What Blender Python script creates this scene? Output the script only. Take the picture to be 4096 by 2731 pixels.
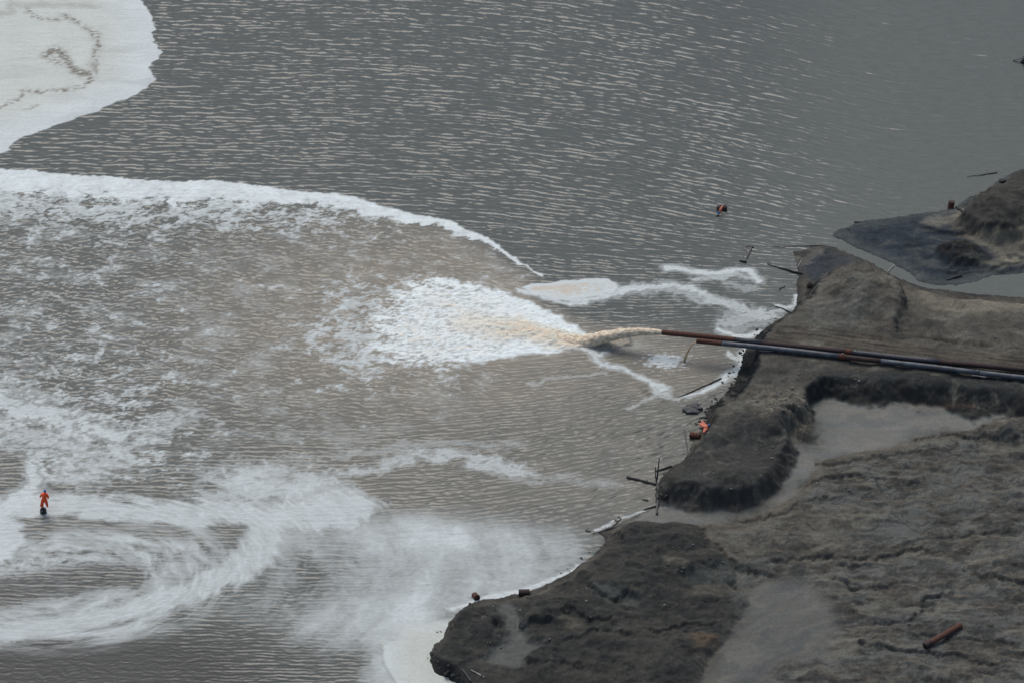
import bpy, bmesh, math, random
import numpy as np
from mathutils import Vector, Matrix, Euler, noise as mnoise
R = math.radians
random.seed(7); np.random.seed(7)
for o in list(bpy.data.objects): bpy.data.objects.remove(o)
scene = bpy.context.scene
COL = scene.collection

# ------------------------------------------------------------------ camera
DEP = R(38.0); DIST = 400.0; FPX = 17600.0        # focal length in photograph pixels (4096 wide)
CAMP = Vector((0, -DIST*math.cos(DEP), DIST*math.sin(DEP)))
cam_d = bpy.data.cameras.new('camera'); cam = bpy.data.objects.new('camera', cam_d); COL.objects.link(cam)
cam.location = CAMP; cam.rotation_euler = (R(90)-DEP, 0, 0)
cam_d.sensor_width = 36; cam_d.lens = FPX/4096*36; cam_d.clip_start = 1; cam_d.clip_end = 5000
scene.camera = cam

# ------------------------------------------------------------------ light
SUN_EL = R(60); SUN_AZ = R(-14)       # the light comes from beyond the pond, a little from the left
w = bpy.data.worlds.new('World'); scene.world = w; w.use_nodes = True
nt = w.node_tree; bg = nt.nodes['Background']
sky = nt.nodes.new('ShaderNodeTexSky'); sky.sky_type = 'NISHITA'; sky.sun_disc = False
sky.sun_elevation = SUN_EL; sky.sun_rotation = SUN_AZ
sky.air_density = 1.0; sky.dust_density = 4.0; sky.ozone_density = 1.2; sky.altitude = 0
nt.links.new(sky.outputs[0], bg.inputs[0]); bg.inputs[1].default_value = 0.125
sd = bpy.data.lights.new('sun', 'SUN'); sun = bpy.data.objects.new('sun', sd); COL.objects.link(sun)
sd.energy = 1.2; sd.angle = R(28); sd.color = (1.0, 0.97, 0.93)
sdir = Vector((math.sin(SUN_AZ)*math.cos(SUN_EL), math.cos(SUN_AZ)*math.cos(SUN_EL), math.sin(SUN_EL)))
sun.rotation_euler = sdir.to_track_quat('Z', 'Y').to_euler(); sun.location = (0, 60, 120)
scene.view_settings.view_transform = 'Standard'; scene.view_settings.look = 'None'
scene.view_settings.exposure = 0.0; scene.view_settings.gamma = 1
scene.render.engine = 'CYCLES'

# ------------------------------------------------------------------ ground <-> traced outline coordinates
VS = 4096/2352.0
cD, sD = math.cos(DEP), math.sin(DEP)
def P(v, z=0.0):
    """point at height z that stands at traced outline coordinate v"""
    u = v[0]*VS-2048; t = v[1]*VS-1365.5
    d = Vector((u, FPX*cD - t*sD, -FPX*sD - t*cD))
    k = (z-CAMP.z)/d.z
    return CAMP + d*k
def PW(pts, z=0.0): return np.array([P(p, z)[:2] for p in pts], dtype=np.float32)
def world_to_v(X, Y, Z=0.0):
    dy = Y-CAMP.y; dz = Z-CAMP.z
    depth = dy*cD - dz*sD; up = dy*sD + dz*cD
    return (X/depth*FPX+2048)/VS, (1365.5-up/depth*FPX)/VS

# ------------------------------------------------------------------ noise
def _hash(ix, iy, seed):
    h = (ix.astype(np.int64)*374761393 + iy.astype(np.int64)*668265263 + seed*1274126177) & 0xffffffff
    h = ((h ^ (h >> 13))*1274126177) & 0xffffffff
    h = (h ^ (h >> 16)) & 0xffffff
    return h
def gn(x, y, seed=0):
    """gradient noise, about -1..1"""
    xi = np.floor(x); yi = np.floor(y); fx = (x-xi).astype(np.float32); fy = (y-yi).astype(np.float32)
    ux = fx*fx*fx*(fx*(fx*6-15)+10); uy = fy*fy*fy*(fy*(fy*6-15)+10)
    r = []
    for dx in (0, 1):
        for dy in (0, 1):
            a = _hash(xi+dx, yi+dy, seed).astype(np.float32)*np.float32(2*np.pi/16777216)
            r.append(np.cos(a)*(fx-dx)+np.sin(a)*(fy-dy))
    a = r[0]+(r[2]-r[0])*ux; b = r[1]+(r[3]-r[1])*ux
    return ((a+(b-a)*uy)*1.5).astype(np.float32)
def fbm(x, y, o=4, seed=0, g=0.5):
    s = 0; a = 1.0; t = 0
    for i in range(o):
        s = s + a*gn(x*2**i+17.3*i, y*2**i-9.1*i, seed+i); t += a; a *= g
    return s/t*1.4
def sst(x, a, b):
    t = np.clip((x-a)/(b-a), 0, 1); return t*t*(3-2*t)
def mix(a, b, t): return a+(b-a)*t
def poly_sd(pts, X, Y, marg=4.0):
    """signed distance (m, positive inside) to a polygon, exact within marg of its box"""
    out = np.full(X.shape, -marg*3, np.float32)
    m = (X > pts[:, 0].min()-marg) & (X < pts[:, 0].max()+marg) & (Y > pts[:, 1].min()-marg) & (Y < pts[:, 1].max()+marg)
    x = X[m]; y = Y[m]; d = np.full(x.shape, 1e9, np.float32); ins = np.zeros(x.shape, bool)
    n = len(pts)
    for i in range(n):
        ax, ay = pts[i]; bx, by = pts[(i+1) % n]
        ex, ey = bx-ax, by-ay; L = ex*ex+ey*ey+1e-9
        t = np.clip(((x-ax)*ex+(y-ay)*ey)/L, 0, 1)
        d = np.minimum(d, (x-ax-t*ex)**2+(y-ay-t*ey)**2)
        if ay != by:
            c = ((ay > y) != (by > y)) & (x < ex*(y-ay)/(by-ay)+ax); ins ^= c
    d = np.sqrt(d); out[m] = np.where(ins, d, -d)
    return out
def line_d(pts, X, Y, marg=6.0, side=False, closed=False):
    """distance to a polyline and the 0..1 run along it (and side)"""
    m = (X > pts[:, 0].min()-marg) & (X < pts[:, 0].max()+marg) & (Y > pts[:, 1].min()-marg) & (Y < pts[:, 1].max()+marg)
    x = X[m]; y = Y[m]; d = np.full(x.shape, 1e9, np.float32); T = np.zeros(x.shape, np.float32); S = np.ones(x.shape, np.float32)
    n = len(pts)-1
    for i in range(n):
        ax, ay = pts[i]; bx, by = pts[i+1]; ex, ey = bx-ax, by-ay; L = ex*ex+ey*ey+1e-9
        t = np.clip(((x-ax)*ex+(y-ay)*ey)/L, 0, 1); dd = (x-ax-t*ex)**2+(y-ay-t*ey)**2
        k = dd < d; d = np.where(k, dd, d); T = np.where(k, (i+t)/n, T)
        if side: S = np.where(k, np.sign(ex*(y-ay)-ey*(x-ax)), S)
    D = np.full(X.shape, marg*2, np.float32); D[m] = np.sqrt(d)
    TT = np.zeros(X.shape, np.float32); TT[m] = T; SS = np.ones(X.shape, np.float32); SS[m] = S
    return (D, TT, SS) if side else (D, TT)
def axis(a, b, step, far, ratio=1.35):
    mid = list(np.arange(a, b+step*.5, step)); lo = []; hi = []; s = step; x = a
    while x > -far: s *= ratio; x -= s; lo.append(x)
    s = step; x = b
    while x < far: s *= ratio; x += s; hi.append(x)
    return np.array(lo[::-1]+mid+hi, dtype=np.float32)

# ------------------------------------------------------------------ materials
def newmat(name):
    m = bpy.data.materials.new(name); m.use_nodes = True
    return m, m.node_tree, m.node_tree.nodes['Principled BSDF']
def nd(nt, t, **k):
    n = nt.nodes.new(t)
    for a, b in k.items(): setattr(n, a, b)
    return n
def simple(name, col, rough=.7, col2=None, scale=6, metal=0.0, bump=0.15, thr=(.4, .65), detail=6, stretch=None):
    m, nt, b = newmat(name); L = nt.links.new
    tc = nd(nt, 'ShaderNodeTexCoord'); mp = nd(nt, 'ShaderNodeMapping'); L(tc.outputs['Object'], mp.inputs[0])
    if stretch: mp.inputs['Scale'].default_value = stretch
    n = nd(nt, 'ShaderNodeTexNoise'); n.inputs['Scale'].default_value = scale; n.inputs['Detail'].default_value = detail
    L(mp.outputs[0], n.inputs['Vector'])
    r = nd(nt, 'ShaderNodeValToRGB'); r.color_ramp.elements[0].position = thr[0]; r.color_ramp.elements[1].position = thr[1]
    r.color_ramp.elements[0].color = (*col, 1); r.color_ramp.elements[1].color = (*(col2 or [c*.6 for c in col]), 1)
    L(n.outputs[0], r.inputs[0]); L(r.outputs[0], b.inputs['Base Color'])
    b.inputs['Roughness'].default_value = rough; b.inputs['Metallic'].default_value = metal
    if bump:
        n2 = nd(nt, 'ShaderNodeTexNoise'); n2.inputs['Scale'].default_value = scale*4; n2.inputs['Detail'].default_value = 4
        L(mp.outputs[0], n2.inputs['Vector'])
        bp = nd(nt, 'ShaderNodeBump'); bp.inputs['Strength'].default_value = bump; bp.inputs['Distance'].default_value = .03
        L(n2.outputs[0], bp.inputs['Height']); L(bp.outputs[0], b.inputs['Normal'])
    return m
M = {}
M['rust'] = simple('rust', (.105, .040, .024), .85, (.055, .026, .018), 5)
M['rust_dark'] = simple('rust_dark', (.050, .026, .021), .8, (.022, .017, .017), 4, thr=(.35, .65))
M['rust_bright'] = simple('rust_bright', (.16, .05, .022), .85, (.07, .028, .016), 7)
M['pipe_blue'] = simple('pipe_blue', (.082, .100, .120), .5, (.040, .044, .050), 1.6, thr=(.38, .66))
M['pipe_navy'] = simple('pipe_navy', (.036, .042, .055), .55, (.026, .024, .026), 3, thr=(.35, .7))
M['orange'] = simple('orange_cloth', (.92, .115, .035), .8, (.80, .08, .02), 9)
M['pink'] = simple('faded_orange_cloth', (.62, .20, .125), .8, (.47, .14, .09), 9)
M['blue'] = simple('blue_plastic', (.035, .19, .48), .5, (.03, .14, .38), 9)
M['black'] = simple('black_plastic', (.012, .016, .018), .35, (.02, .022, .024), 9)
M['wood'] = simple('dead_wood', (.024, .025, .026), .85, (.045, .043, .040), 5, stretch=(6, 6, .6))
M['woodgrey'] = simple('wet_grey_wood', (.075, .082, .085), .6, (.03, .033, .036), 3, stretch=(5, 5, .6))
M['pale'] = simple('bleached_wood', (.42, .41, .38), .8, (.28, .26, .24), 6)
M['steel'] = simple('pale_steel', (.40, .42, .42), .5, (.3, .3, .3), 8)
M['clod'] = simple('dark_mud_clod', (.028, .029, .030), .9, (.05, .047, .043), 5, bump=.5)
M['stone'] = simple('pale_stone', (.22, .205, .18), .9, (.13, .12, .105), 8)
M['stonegrey'] = simple('grey_stone', (.11, .115, .115), .9, (.06, .06, .06), 8)
M['slurry'] = simple('slurry', (.76, .67, .52), .8, (.50, .41, .29), 3.2, bump=.5, thr=(.38, .62), stretch=(1, 1, 1))
M['slurryb'] = simple('slurry_stream', (.42, .31, .18), .5, (.28, .20, .12), 6, bump=.3)
M['bore'] = simple('pipe_bore', (.008, .008, .008), .9, None, 5, bump=0)

# ------------------------------------------------------------------ mesh helpers
def prop(o, label=None, cat=None, group=None, kind=None):
    if label: o['label'] = label
    if cat: o['category'] = cat
    if group: o['group'] = group
    if kind: o['kind'] = kind
    return o
def empty(name, loc, rot=(0, 0, 0), **k):
    o = bpy.data.objects.new(name, None); COL.objects.link(o); o.location = loc; o.rotation_euler = rot
    return prop(o, **k)
def mk(name, bm, mat, parent=None, smooth=True, **k):
    bmesh.ops.recalc_face_normals(bm, faces=bm.faces)
    me = bpy.data.meshes.new(name); bm.to_mesh(me); bm.free()
    if smooth:
        for p in me.polygons: p.use_smooth = True
    me.materials.append(mat); o = bpy.data.objects.new(name, me); COL.objects.link(o)
    if parent: o.parent = parent
    return prop(o, **k)
def loft(bm, pts, rad, n=10, ell=None, seed=None, lump=0.0, lf=2.0, cap=True, up=Vector((0, 0, 1))):
    """tube through pts; rad scalar list; ell=(a,b) list squash"""
    rings = []; N = len(pts)
    for i, p in enumerate(pts):
        p = Vector(p); t = (Vector(pts[min(i+1, N-1)])-Vector(pts[max(i-1, 0)])).normalized()
        s = t.cross(up)
        if s.length < 1e-3: s = t.cross(Vector((0, 1, 0)))
        s.normalize(); q = s.cross(t).normalized(); ring = []
        for k in range(n):
            a = 2*math.pi*k/n; r = rad[i]; e = ell[i] if ell else (1, 1)
            c = s*math.cos(a)*r*e[0]+q*math.sin(a)*r*e[1]
            if lump:
                f = 1+lump*mnoise.noise((p+c)*lf+Vector((seed or 0, 0, 0)))*2; c = c*f
            ring.append(bm.verts.new(p+c))
        rings.append(ring)
    for a, b in zip(rings[:-1], rings[1:]):
        for k in range(n): bm.faces.new((a[k], a[(k+1) % n], b[(k+1) % n], b[k]))
    if cap: bm.faces.new(rings[0][::-1]); bm.faces.new(rings[-1])
    return rings
def box(bm, c, s, rz=0):
    m = Matrix.Translation(c) @ Matrix.Rotation(rz, 4, 'Z') @ Matrix.Diagonal((*s, 1))
    return bmesh.ops.create_cube(bm, size=1, matrix=m)
def lathe(bm, prof, n=24):
    rings = [[bm.verts.new((r*math.cos(2*math.pi*k/n), r*math.sin(2*math.pi*k/n), z)) for k in range(n)] for r, z in prof]
    for a, b in zip(rings[:-1], rings[1:]):
        for k in range(n): bm.faces.new((a[k], a[(k+1) % n], b[(k+1) % n], b[k]))
    bm.faces.new(rings[0][::-1]); bm.faces.new(rings[-1])

# ------------------------------------------------------------------ terrain
gx = axis(-12.5, 52.5, .105, 900); gy = axis(-54, 30, .115, 900)
TX, TY = np.meshgrid(gx, gy)
TXf = TX.ravel(); TYf = TY.ravel()
TVX, TVY = world_to_v(TXf.astype(np.float64), TYf.astype(np.float64)); TVX = TVX.astype(np.float32); TVY = TVY.astype(np.float32)
n1 = fbm(TXf/2.6, TYf/2.6, 4, 11); n2 = fbm(TXf/2.6, TYf/2.6, 4, 12)
n3 = fbm(TXf/.55, TYf/.55, 3, 31); n4 = fbm(TXf/.55, TYf/.55, 3, 32)
WX = TXf+.42*n1+.13*n3; WY = TYf+.42*n2+.13*n4          # ragged coordinates for natural outlines
WXs = TXf+.24*n1+.15*n3; WYs = TYf+.24*n2+.15*n4
LA = [(3400, 150), (2700, 260), (2352, 388), (2300, 412), (2265, 440), (2230, 455), (2195, 478), (2150, 487), (2060, 497), (1990, 508), (1930, 525), (1912, 542),
      (1945, 560), (1990, 580), (2045, 600), (2080, 622), (2105, 645), (2150, 657), (2200, 655), (2250, 645), (2280, 632), (2352, 628), (3400, 640)]
LB = [(1822, 578), (1850, 572), (1895, 563), (1940, 578), (1992, 600), (2042, 627), (2085, 648), (2120, 660), (2200, 672), (2352, 684), (3400, 720), (3400, 2600), (1300, 2600), (1110, 1620),
      (1070, 1566), (1043, 1543), (1013, 1534), (992, 1504), (1012, 1470), (1035, 1430), (1050, 1405), (1075, 1387), (1110, 1377), (1150, 1370), (1200, 1362), (1245, 1345),
      (1300, 1320), (1325, 1303), (1345, 1285), (1375, 1262), (1392, 1240), (1375, 1222), (1395, 1210), (1420, 1198), (1450, 1187), (1490, 1172), (1515, 1160), (1512, 1125), (1515, 1095),
      (1535, 1078), (1572, 1065), (1583, 1040), (1588, 1005), (1612, 985), (1628, 965), (1622, 945), (1640, 925), (1672, 902), (1690, 878), (1700, 850), (1705, 825), (1712, 800),
      (1735, 770), (1780, 740), (1812, 722), (1832, 700), (1828, 680), (1830, 655), (1835, 625), (1832, 603)]
sA = poly_sd(PW(LA), WXs, WYs, 8); sB = poly_sd(PW(LB), WXs, WYs, 8)
sL = np.maximum(sA, sB)
z = np.clip(sL*.45, -1.4, .10)+.12*sst(sL, .4, 6)
z = z+sst(sL, .2, 2)*(.05*fbm(TXf/5, TYf/2.2, 4, 41))
H0 = z.copy()
raised = np.zeros_like(z)          # 0..1 how much of raised rough ground is here
slope = {}
def plateau(name, pts, h, wdt, rough=.12, raggedx=WX, raggedy=WY, top=1.0, soft=1.0):
    wdt = wdt*(1+.35*n2)
    """raised ground whose top edge follows pts"""
    global z, raised
    s = poly_sd(PW(pts, h), raggedx, raggedy, 8)
    f = np.clip((s+wdt)/wdt, 0, 1)**soft; f = f*f*(3-2*f)*.75+f*.25
    zz = mix(z, h+top*.12*fbm(TXf/4, TYf/4, 3, hash(name) % 97 if False else len(name)*7), f)
    z = np.where(s > -wdt, np.maximum(z, zz), z)
    slope[name] = s; raised = np.maximum(raised, sst(s, -wdt, .2)*rough/.12)
    return s
sP1 = plateau('bench', [(1890, 640), (1862, 679), (1822, 718), (1790, 742), (1758, 768), (1748, 795), (1738, 845), (1716, 890), (1680, 922), (1652, 936), (1655, 970),
       (1628, 1005), (1606, 1045), (1556, 1068), (1540, 1090), (1550, 1112), (1620, 1120), (1690, 1128), (1728, 1114), (1768, 1068), (1806, 1012), (1800, 995), (1785, 970),
       (1815, 945), (1848, 920), (1850, 896), (1888, 866), (1960, 862), (2100, 872), (2352, 896), (3400, 1010), (3400, 900), (2352, 812), (2200, 795), (2060, 772), (2045, 735),
       (2070, 690), (2068, 660), (2035, 628), (1990, 606), (1930, 608)], 1.75, mix(.95, 2.3, sst(TVX, 1880, 1960)*sst(TVY, 760, 860))*mix(1, 1.55, sst(TVY, 920, 1040)), .10)
sP2 = plateau('back field', [(2085, 690), (2112, 672), (2200, 690), (2352, 700), (3400, 760), (3400, 900), (2352, 803), (2062, 768), (2050, 735)], .85, 1.2, .05)
sP3 = plateau('front lobe', [(1425, 1222), (1470, 1200), (1590, 1206), (1632, 1245), (1672, 1285), (1662, 1330), (1700, 1372), (1668, 1420), (1640, 1470), (1600, 1500), (1592, 1568), (1600, 1700), (1590, 2600),
       (1350, 2600), (1120, 1590), (1060, 1545), (1030, 1522), (1012, 1500), (1030, 1468), (1052, 1425), (1085, 1395), (1150, 1385), (1240, 1366), (1310, 1335), (1358, 1300), (1412, 1255)], 1.0, 1.15, .12)
sP4 = plateau('far mound', [(3400, 150), (2700, 270), (2352, 395), (2300, 432), (2245, 470), (2215, 492), (2260, 515), (2352, 528), (3400, 560)], 1.5, 1.3, .09)
sP5 = plateau('tumbled mud', [(2160, 566), (2195, 556), (2240, 562), (2262, 585), (2240, 596), (2190, 592)], .75, .7, .2)
sP6 = plateau('sand spit', [(2260, 605), (2300, 590), (2352, 580), (3400, 560), (3400, 600), (2352, 606), (2300, 612)], .45, .6, .06)
sR = plateau('field', [(1872, 1092), (1905, 1056), (2000, 1042), (2080, 1030), (2110, 1010), (2180, 1005), (2250, 985), (2352, 975), (3400, 990), (3400, 2600), (1640, 2600), (1600, 1568), (1660, 1500), (1690, 1440), (1700, 1380),
       (1690, 1310), (1655, 1258), (1610, 1216), (1660, 1206), (1765, 1186), (1842, 1140)], .42, .7, .09, top=1.4)
slk2 = sst(fbm(TXf/6+.5*n1, TYf/2.2+.6*n2, 4, 161, .5), .02, .35)
slick = sst(poly_sd(PW([(1690, 1372), (1760, 1335), (1850, 1340), (1905, 1390), (1925, 1450), (1900, 1500), (1800, 1535), (1700, 1600), (1610, 1600), (1650, 1500), (1700, 1440)]), WX, WY), -1.2, 1.2)
basin = sst(poly_sd(PW([(1880, 925), (1900, 905), (2100, 920), (2352, 940), (3000, 960), (3000, 1010), (2352, 975), (2180, 1000), (2080, 1020), (2000, 1040), (1895, 1056), (1868, 1090), (1838, 1145),
       (1765, 1188), (1650, 1212), (1590, 1212), (1440, 1200), (1520, 1150), (1690, 1150), (1760, 1110), (1820, 1030), (1830, 960)]), WX, WY), -.5, .5)
gully = sst(poly_sd(PW([(1150, 1378), (1185, 1385), (1195, 1420), (1215, 1470), (1260, 1480), (1190, 1530), (1110, 1520), (1130, 1490), (1170, 1465), (1160, 1420), (1135, 1395)], .8), WX, WY), -.5, .4)
gully2 = sst(poly_sd(PW([(1375, 1345), (1420, 1350), (1470, 1375), (1460, 1400), (1400, 1385), (1360, 1365)], .8), WX, WY), -.4, .3)
pit = sst(poly_sd(PW([(1640, 1300), (1690, 1285), (1760, 1320), (1700, 1345), (1600, 1350), (1560, 1330)], .6), WX, WY), -.5, .5)
z = z-.38*gully*(z > .3)-.35*gully2*(z > .3)-.5*pit*(z > .4)
front = sst(sP3, -1, .3)
# lumps
amp = np.clip(raised, 0, 1.5)
rug = fbm(TXf/1.6, TYf/1.6, 5, 51, .55); ridg = 1-np.abs(fbm(TXf/2.4+.4*n1, TYf/1.7, 4, 61))*2
calm = np.clip(1-basin-slick-.8*gully, 0, 1)
bil = 1-2*np.abs(fbm(TXf/1.25+.3*n2, TYf/1.1, 5, 65, .6))
big2 = fbm(TXf/5+.3*n1, TYf/4, 3, 67)
z = z+amp*calm*(.19*rug+.12*(ridg-.3)*(.35+.65*front)+.10*bil+.38*big2)*(.45+.55*sst(big2+n1*.6, -.3, .4))
z = z+sst(sR, 0, 2)*calm*(.26*fbm(TXf/2.8+.5*n1, TYf/1.0+.3*n2, 5, 71, .48)+.02*gn(TXf/.5, TYf/.3, 77))*(1-.5*slick)*(1-.72*slk2)
z = z+sst(sL, .1, .8)*.018*fbm(TXf/.42, TYf/.42, 3, 81)*(.3+.7*calm)
z = z+sst(sP5, -.5, .3)*.28*fbm(TXf/.9, TYf/.9, 4, 83)+sst(sP3, -.3, 1)*.12*fbm(TXf/.9, TYf/.9, 4, 85)*calm
# mounds on top of the bench and lobe
def bump_at(v, zc, rx, ry, h, rot=0):
    global z
    c = P(v, zc); dx = WX-c.x; dy = WY-c.y; a = R(rot)
    ex = (dx*math.cos(a)+dy*math.sin(a))/rx; ey = (-dx*math.sin(a)+dy*math.cos(a))/ry
    k = np.exp(-((ex+.25*n1)**2+(ey+.25*n2)**2)*1.7); z = z+h*1.55*k*(sL > 0); return k
tanmask = 0
bump_at((1985, 690), 1.8, 4.0, 3.6, .75); bump_at((1790, 960), 1.8, 3.2, 2.8, .5, 30); bump_at((1690, 1095), 1.8, 3.4, 2.8, .45); bump_at((1600, 1115), 1.8, 1.8, 2, .3)
bump_at((1640, 1010), 1.7, 1.6, 1.5, .35); bump_at((1770, 1020), 1.7, 1.2, 1.2, -.35); bump_at((1700, 990), 1.8, 2.0, 1.2, .3, 25); bump_at((1870, 820), 1.8, 3, 1.2, .25); bump_at((1880, 760), 1.8, 2.6, 1.3, .25); bump_at((1830, 870), 1.8, 2.4, 1.6, .3); bump_at((2300, 470), 1.6, 4, 3.5, .9); bump_at((1110, 1440), 1.1, 2.0, 2.6, .45); bump_at((1235, 1425), 1.1, 2.0, 1.9, .55)
bump_at((1300, 1400), 1.1, 2.2, 2.0, .4); bump_at((1430, 1330), 1.1, 2.4, 2.2, .45); bump_at((1540, 1300), 1.1, 3.2, 1.9, .5); bump_at((1540, 1240), 1.1, 2.6, 1.8, .4); bump_at((1400, 1470), 1.1, 4, 3, .6); bump_at((1260, 1530), 1.1, 2.8, 2, .4)
bump_at((1540, 1500), 1.1, 2.4, 3.6, .5); bump_at((2330, 990), .6, 2.6, 1.8, .65); bump_at((2280, 780), .9, 4, 2, .3); bump_at((2140, 745), .9, 2.4, 2, .45); bump_at((2230, 1140), .5, 4, 3, .3)
bump_at((2330, 1280), .5, 3.4, 4, .45); bump_at((2200, 1430), .5, 3.4, 2, .35); bump_at((1950, 1110), .5, 4, 2, .28); bump_at((1800, 1235), .5, 3, 2, .25); bump_at((2100, 1540), .5, 5, 2, .35)
# ledges and cracks; the drop faces the camera side where the line runs left to right
dark = np.zeros_like(z)
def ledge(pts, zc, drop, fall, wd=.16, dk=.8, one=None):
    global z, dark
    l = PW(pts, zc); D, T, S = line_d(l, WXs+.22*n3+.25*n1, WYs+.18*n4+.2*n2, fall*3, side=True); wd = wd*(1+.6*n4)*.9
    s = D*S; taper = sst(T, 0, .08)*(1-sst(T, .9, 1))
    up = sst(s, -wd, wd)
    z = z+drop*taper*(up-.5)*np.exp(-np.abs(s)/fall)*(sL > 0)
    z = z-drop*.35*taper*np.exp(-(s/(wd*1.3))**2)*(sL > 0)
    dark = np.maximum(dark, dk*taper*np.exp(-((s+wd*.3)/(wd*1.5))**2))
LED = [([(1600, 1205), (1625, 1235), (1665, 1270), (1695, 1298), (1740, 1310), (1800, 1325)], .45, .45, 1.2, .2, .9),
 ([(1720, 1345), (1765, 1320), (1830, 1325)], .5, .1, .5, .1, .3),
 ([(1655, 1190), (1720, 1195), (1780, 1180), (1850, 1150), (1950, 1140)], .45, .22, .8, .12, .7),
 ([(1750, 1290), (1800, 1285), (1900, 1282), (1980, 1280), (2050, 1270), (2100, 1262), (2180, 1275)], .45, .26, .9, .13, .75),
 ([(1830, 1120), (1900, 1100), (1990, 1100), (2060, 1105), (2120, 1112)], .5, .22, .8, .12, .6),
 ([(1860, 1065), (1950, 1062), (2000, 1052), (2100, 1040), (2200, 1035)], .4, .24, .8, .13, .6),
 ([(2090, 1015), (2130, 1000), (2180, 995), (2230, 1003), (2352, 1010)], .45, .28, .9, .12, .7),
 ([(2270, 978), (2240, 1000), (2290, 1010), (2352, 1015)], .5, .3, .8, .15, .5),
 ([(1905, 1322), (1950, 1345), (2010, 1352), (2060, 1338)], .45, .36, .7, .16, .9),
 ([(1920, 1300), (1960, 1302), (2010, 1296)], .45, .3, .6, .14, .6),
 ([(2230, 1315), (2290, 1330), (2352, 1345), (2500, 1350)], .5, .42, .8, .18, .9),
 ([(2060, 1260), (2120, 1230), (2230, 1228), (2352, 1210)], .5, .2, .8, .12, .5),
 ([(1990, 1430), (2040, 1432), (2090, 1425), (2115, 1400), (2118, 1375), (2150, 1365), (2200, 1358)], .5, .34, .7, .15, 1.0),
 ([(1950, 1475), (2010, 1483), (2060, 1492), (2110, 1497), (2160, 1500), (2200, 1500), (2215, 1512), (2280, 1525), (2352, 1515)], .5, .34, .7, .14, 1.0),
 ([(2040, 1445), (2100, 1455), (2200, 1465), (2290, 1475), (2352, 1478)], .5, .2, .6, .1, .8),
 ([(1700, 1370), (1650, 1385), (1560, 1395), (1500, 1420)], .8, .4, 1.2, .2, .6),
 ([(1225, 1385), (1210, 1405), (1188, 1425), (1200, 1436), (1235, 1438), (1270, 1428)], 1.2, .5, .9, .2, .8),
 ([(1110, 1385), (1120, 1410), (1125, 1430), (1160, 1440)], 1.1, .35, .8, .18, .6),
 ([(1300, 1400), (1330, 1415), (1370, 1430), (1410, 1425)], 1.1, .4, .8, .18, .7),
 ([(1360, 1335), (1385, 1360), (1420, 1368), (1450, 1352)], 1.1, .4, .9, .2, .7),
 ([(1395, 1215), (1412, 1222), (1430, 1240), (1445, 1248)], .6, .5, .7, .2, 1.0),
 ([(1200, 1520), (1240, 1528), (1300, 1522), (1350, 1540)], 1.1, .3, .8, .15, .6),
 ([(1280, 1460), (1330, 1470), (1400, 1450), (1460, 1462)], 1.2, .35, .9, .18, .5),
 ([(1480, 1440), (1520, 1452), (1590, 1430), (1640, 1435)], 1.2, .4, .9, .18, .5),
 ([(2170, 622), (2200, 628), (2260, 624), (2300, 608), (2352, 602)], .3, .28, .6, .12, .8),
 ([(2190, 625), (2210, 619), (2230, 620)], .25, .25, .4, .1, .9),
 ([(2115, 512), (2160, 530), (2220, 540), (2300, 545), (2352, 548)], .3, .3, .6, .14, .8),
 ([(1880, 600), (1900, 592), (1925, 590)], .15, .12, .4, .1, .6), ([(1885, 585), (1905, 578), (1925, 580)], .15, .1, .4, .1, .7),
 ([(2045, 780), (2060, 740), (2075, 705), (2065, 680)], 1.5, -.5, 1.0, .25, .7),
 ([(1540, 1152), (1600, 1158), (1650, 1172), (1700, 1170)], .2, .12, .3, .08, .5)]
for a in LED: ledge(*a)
# tracks along the bench
tr0 = PW([(1740, 757), (2352, 828), (3400, 950)], 1.9)
D, T, S = line_d(tr0, TXf, TYf, 9, side=True)
road = np.exp(-(D/1.6)**4)*sst(sP1, .0, 1)
Drd, Srd = D.copy(), S.copy()
z = np.where(road > .01, mix(z, 1.78+.02*n1, np.clip(road, 0, 1)*.85), z)+road*.035*np.sin(D*S*9+1.2*n1)*(.5+.5*n2)
# bed for the discharge pipes (they lie on the bench)
pb = PW([(1740, 790), (2352, 858), (3400, 975)], 2.1); Dp, _ = line_d(pb, TXf, TYf, 4)
kp = (1-sst(Dp, .8, 1.7))*sst(sP1, -.1, .5); z = mix(z, np.minimum(z, 1.84), kp)
outf = sst(np.maximum(np.abs(TXf)-60, np.abs(TYf)-70), 0, 20)
z = np.where(sL > 0, np.maximum(z, .03), z)+outf*(sL > 3)*.6*fbm(TXf/30, TYf/30, 3, 91)
ZG = z.reshape(TX.shape)
def ground_z(x, y):
    i = int(np.clip(np.searchsorted(gx, x)-1, 0, len(gx)-2)); j = int(np.clip(np.searchsorted(gy, y)-1, 0, len(gy)-2))
    fx = (x-gx[i])/(gx[i+1]-gx[i]); fy = (y-gy[j])/(gy[j+1]-gy[j])
    return float((ZG[j, i]*(1-fx)+ZG[j, i+1]*fx)*(1-fy)+(ZG[j+1, i]*(1-fx)+ZG[j+1, i+1]*fx)*fy)
def on_ground(v, z0=0.5):
    """where the sight line of v meets the ground"""
    zz = z0
    for _ in range(25):
        p = P(v, zz); zz = .5*zz+.5*max(ground_z(p.x, p.y), 0)
    return P(v, zz)

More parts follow.
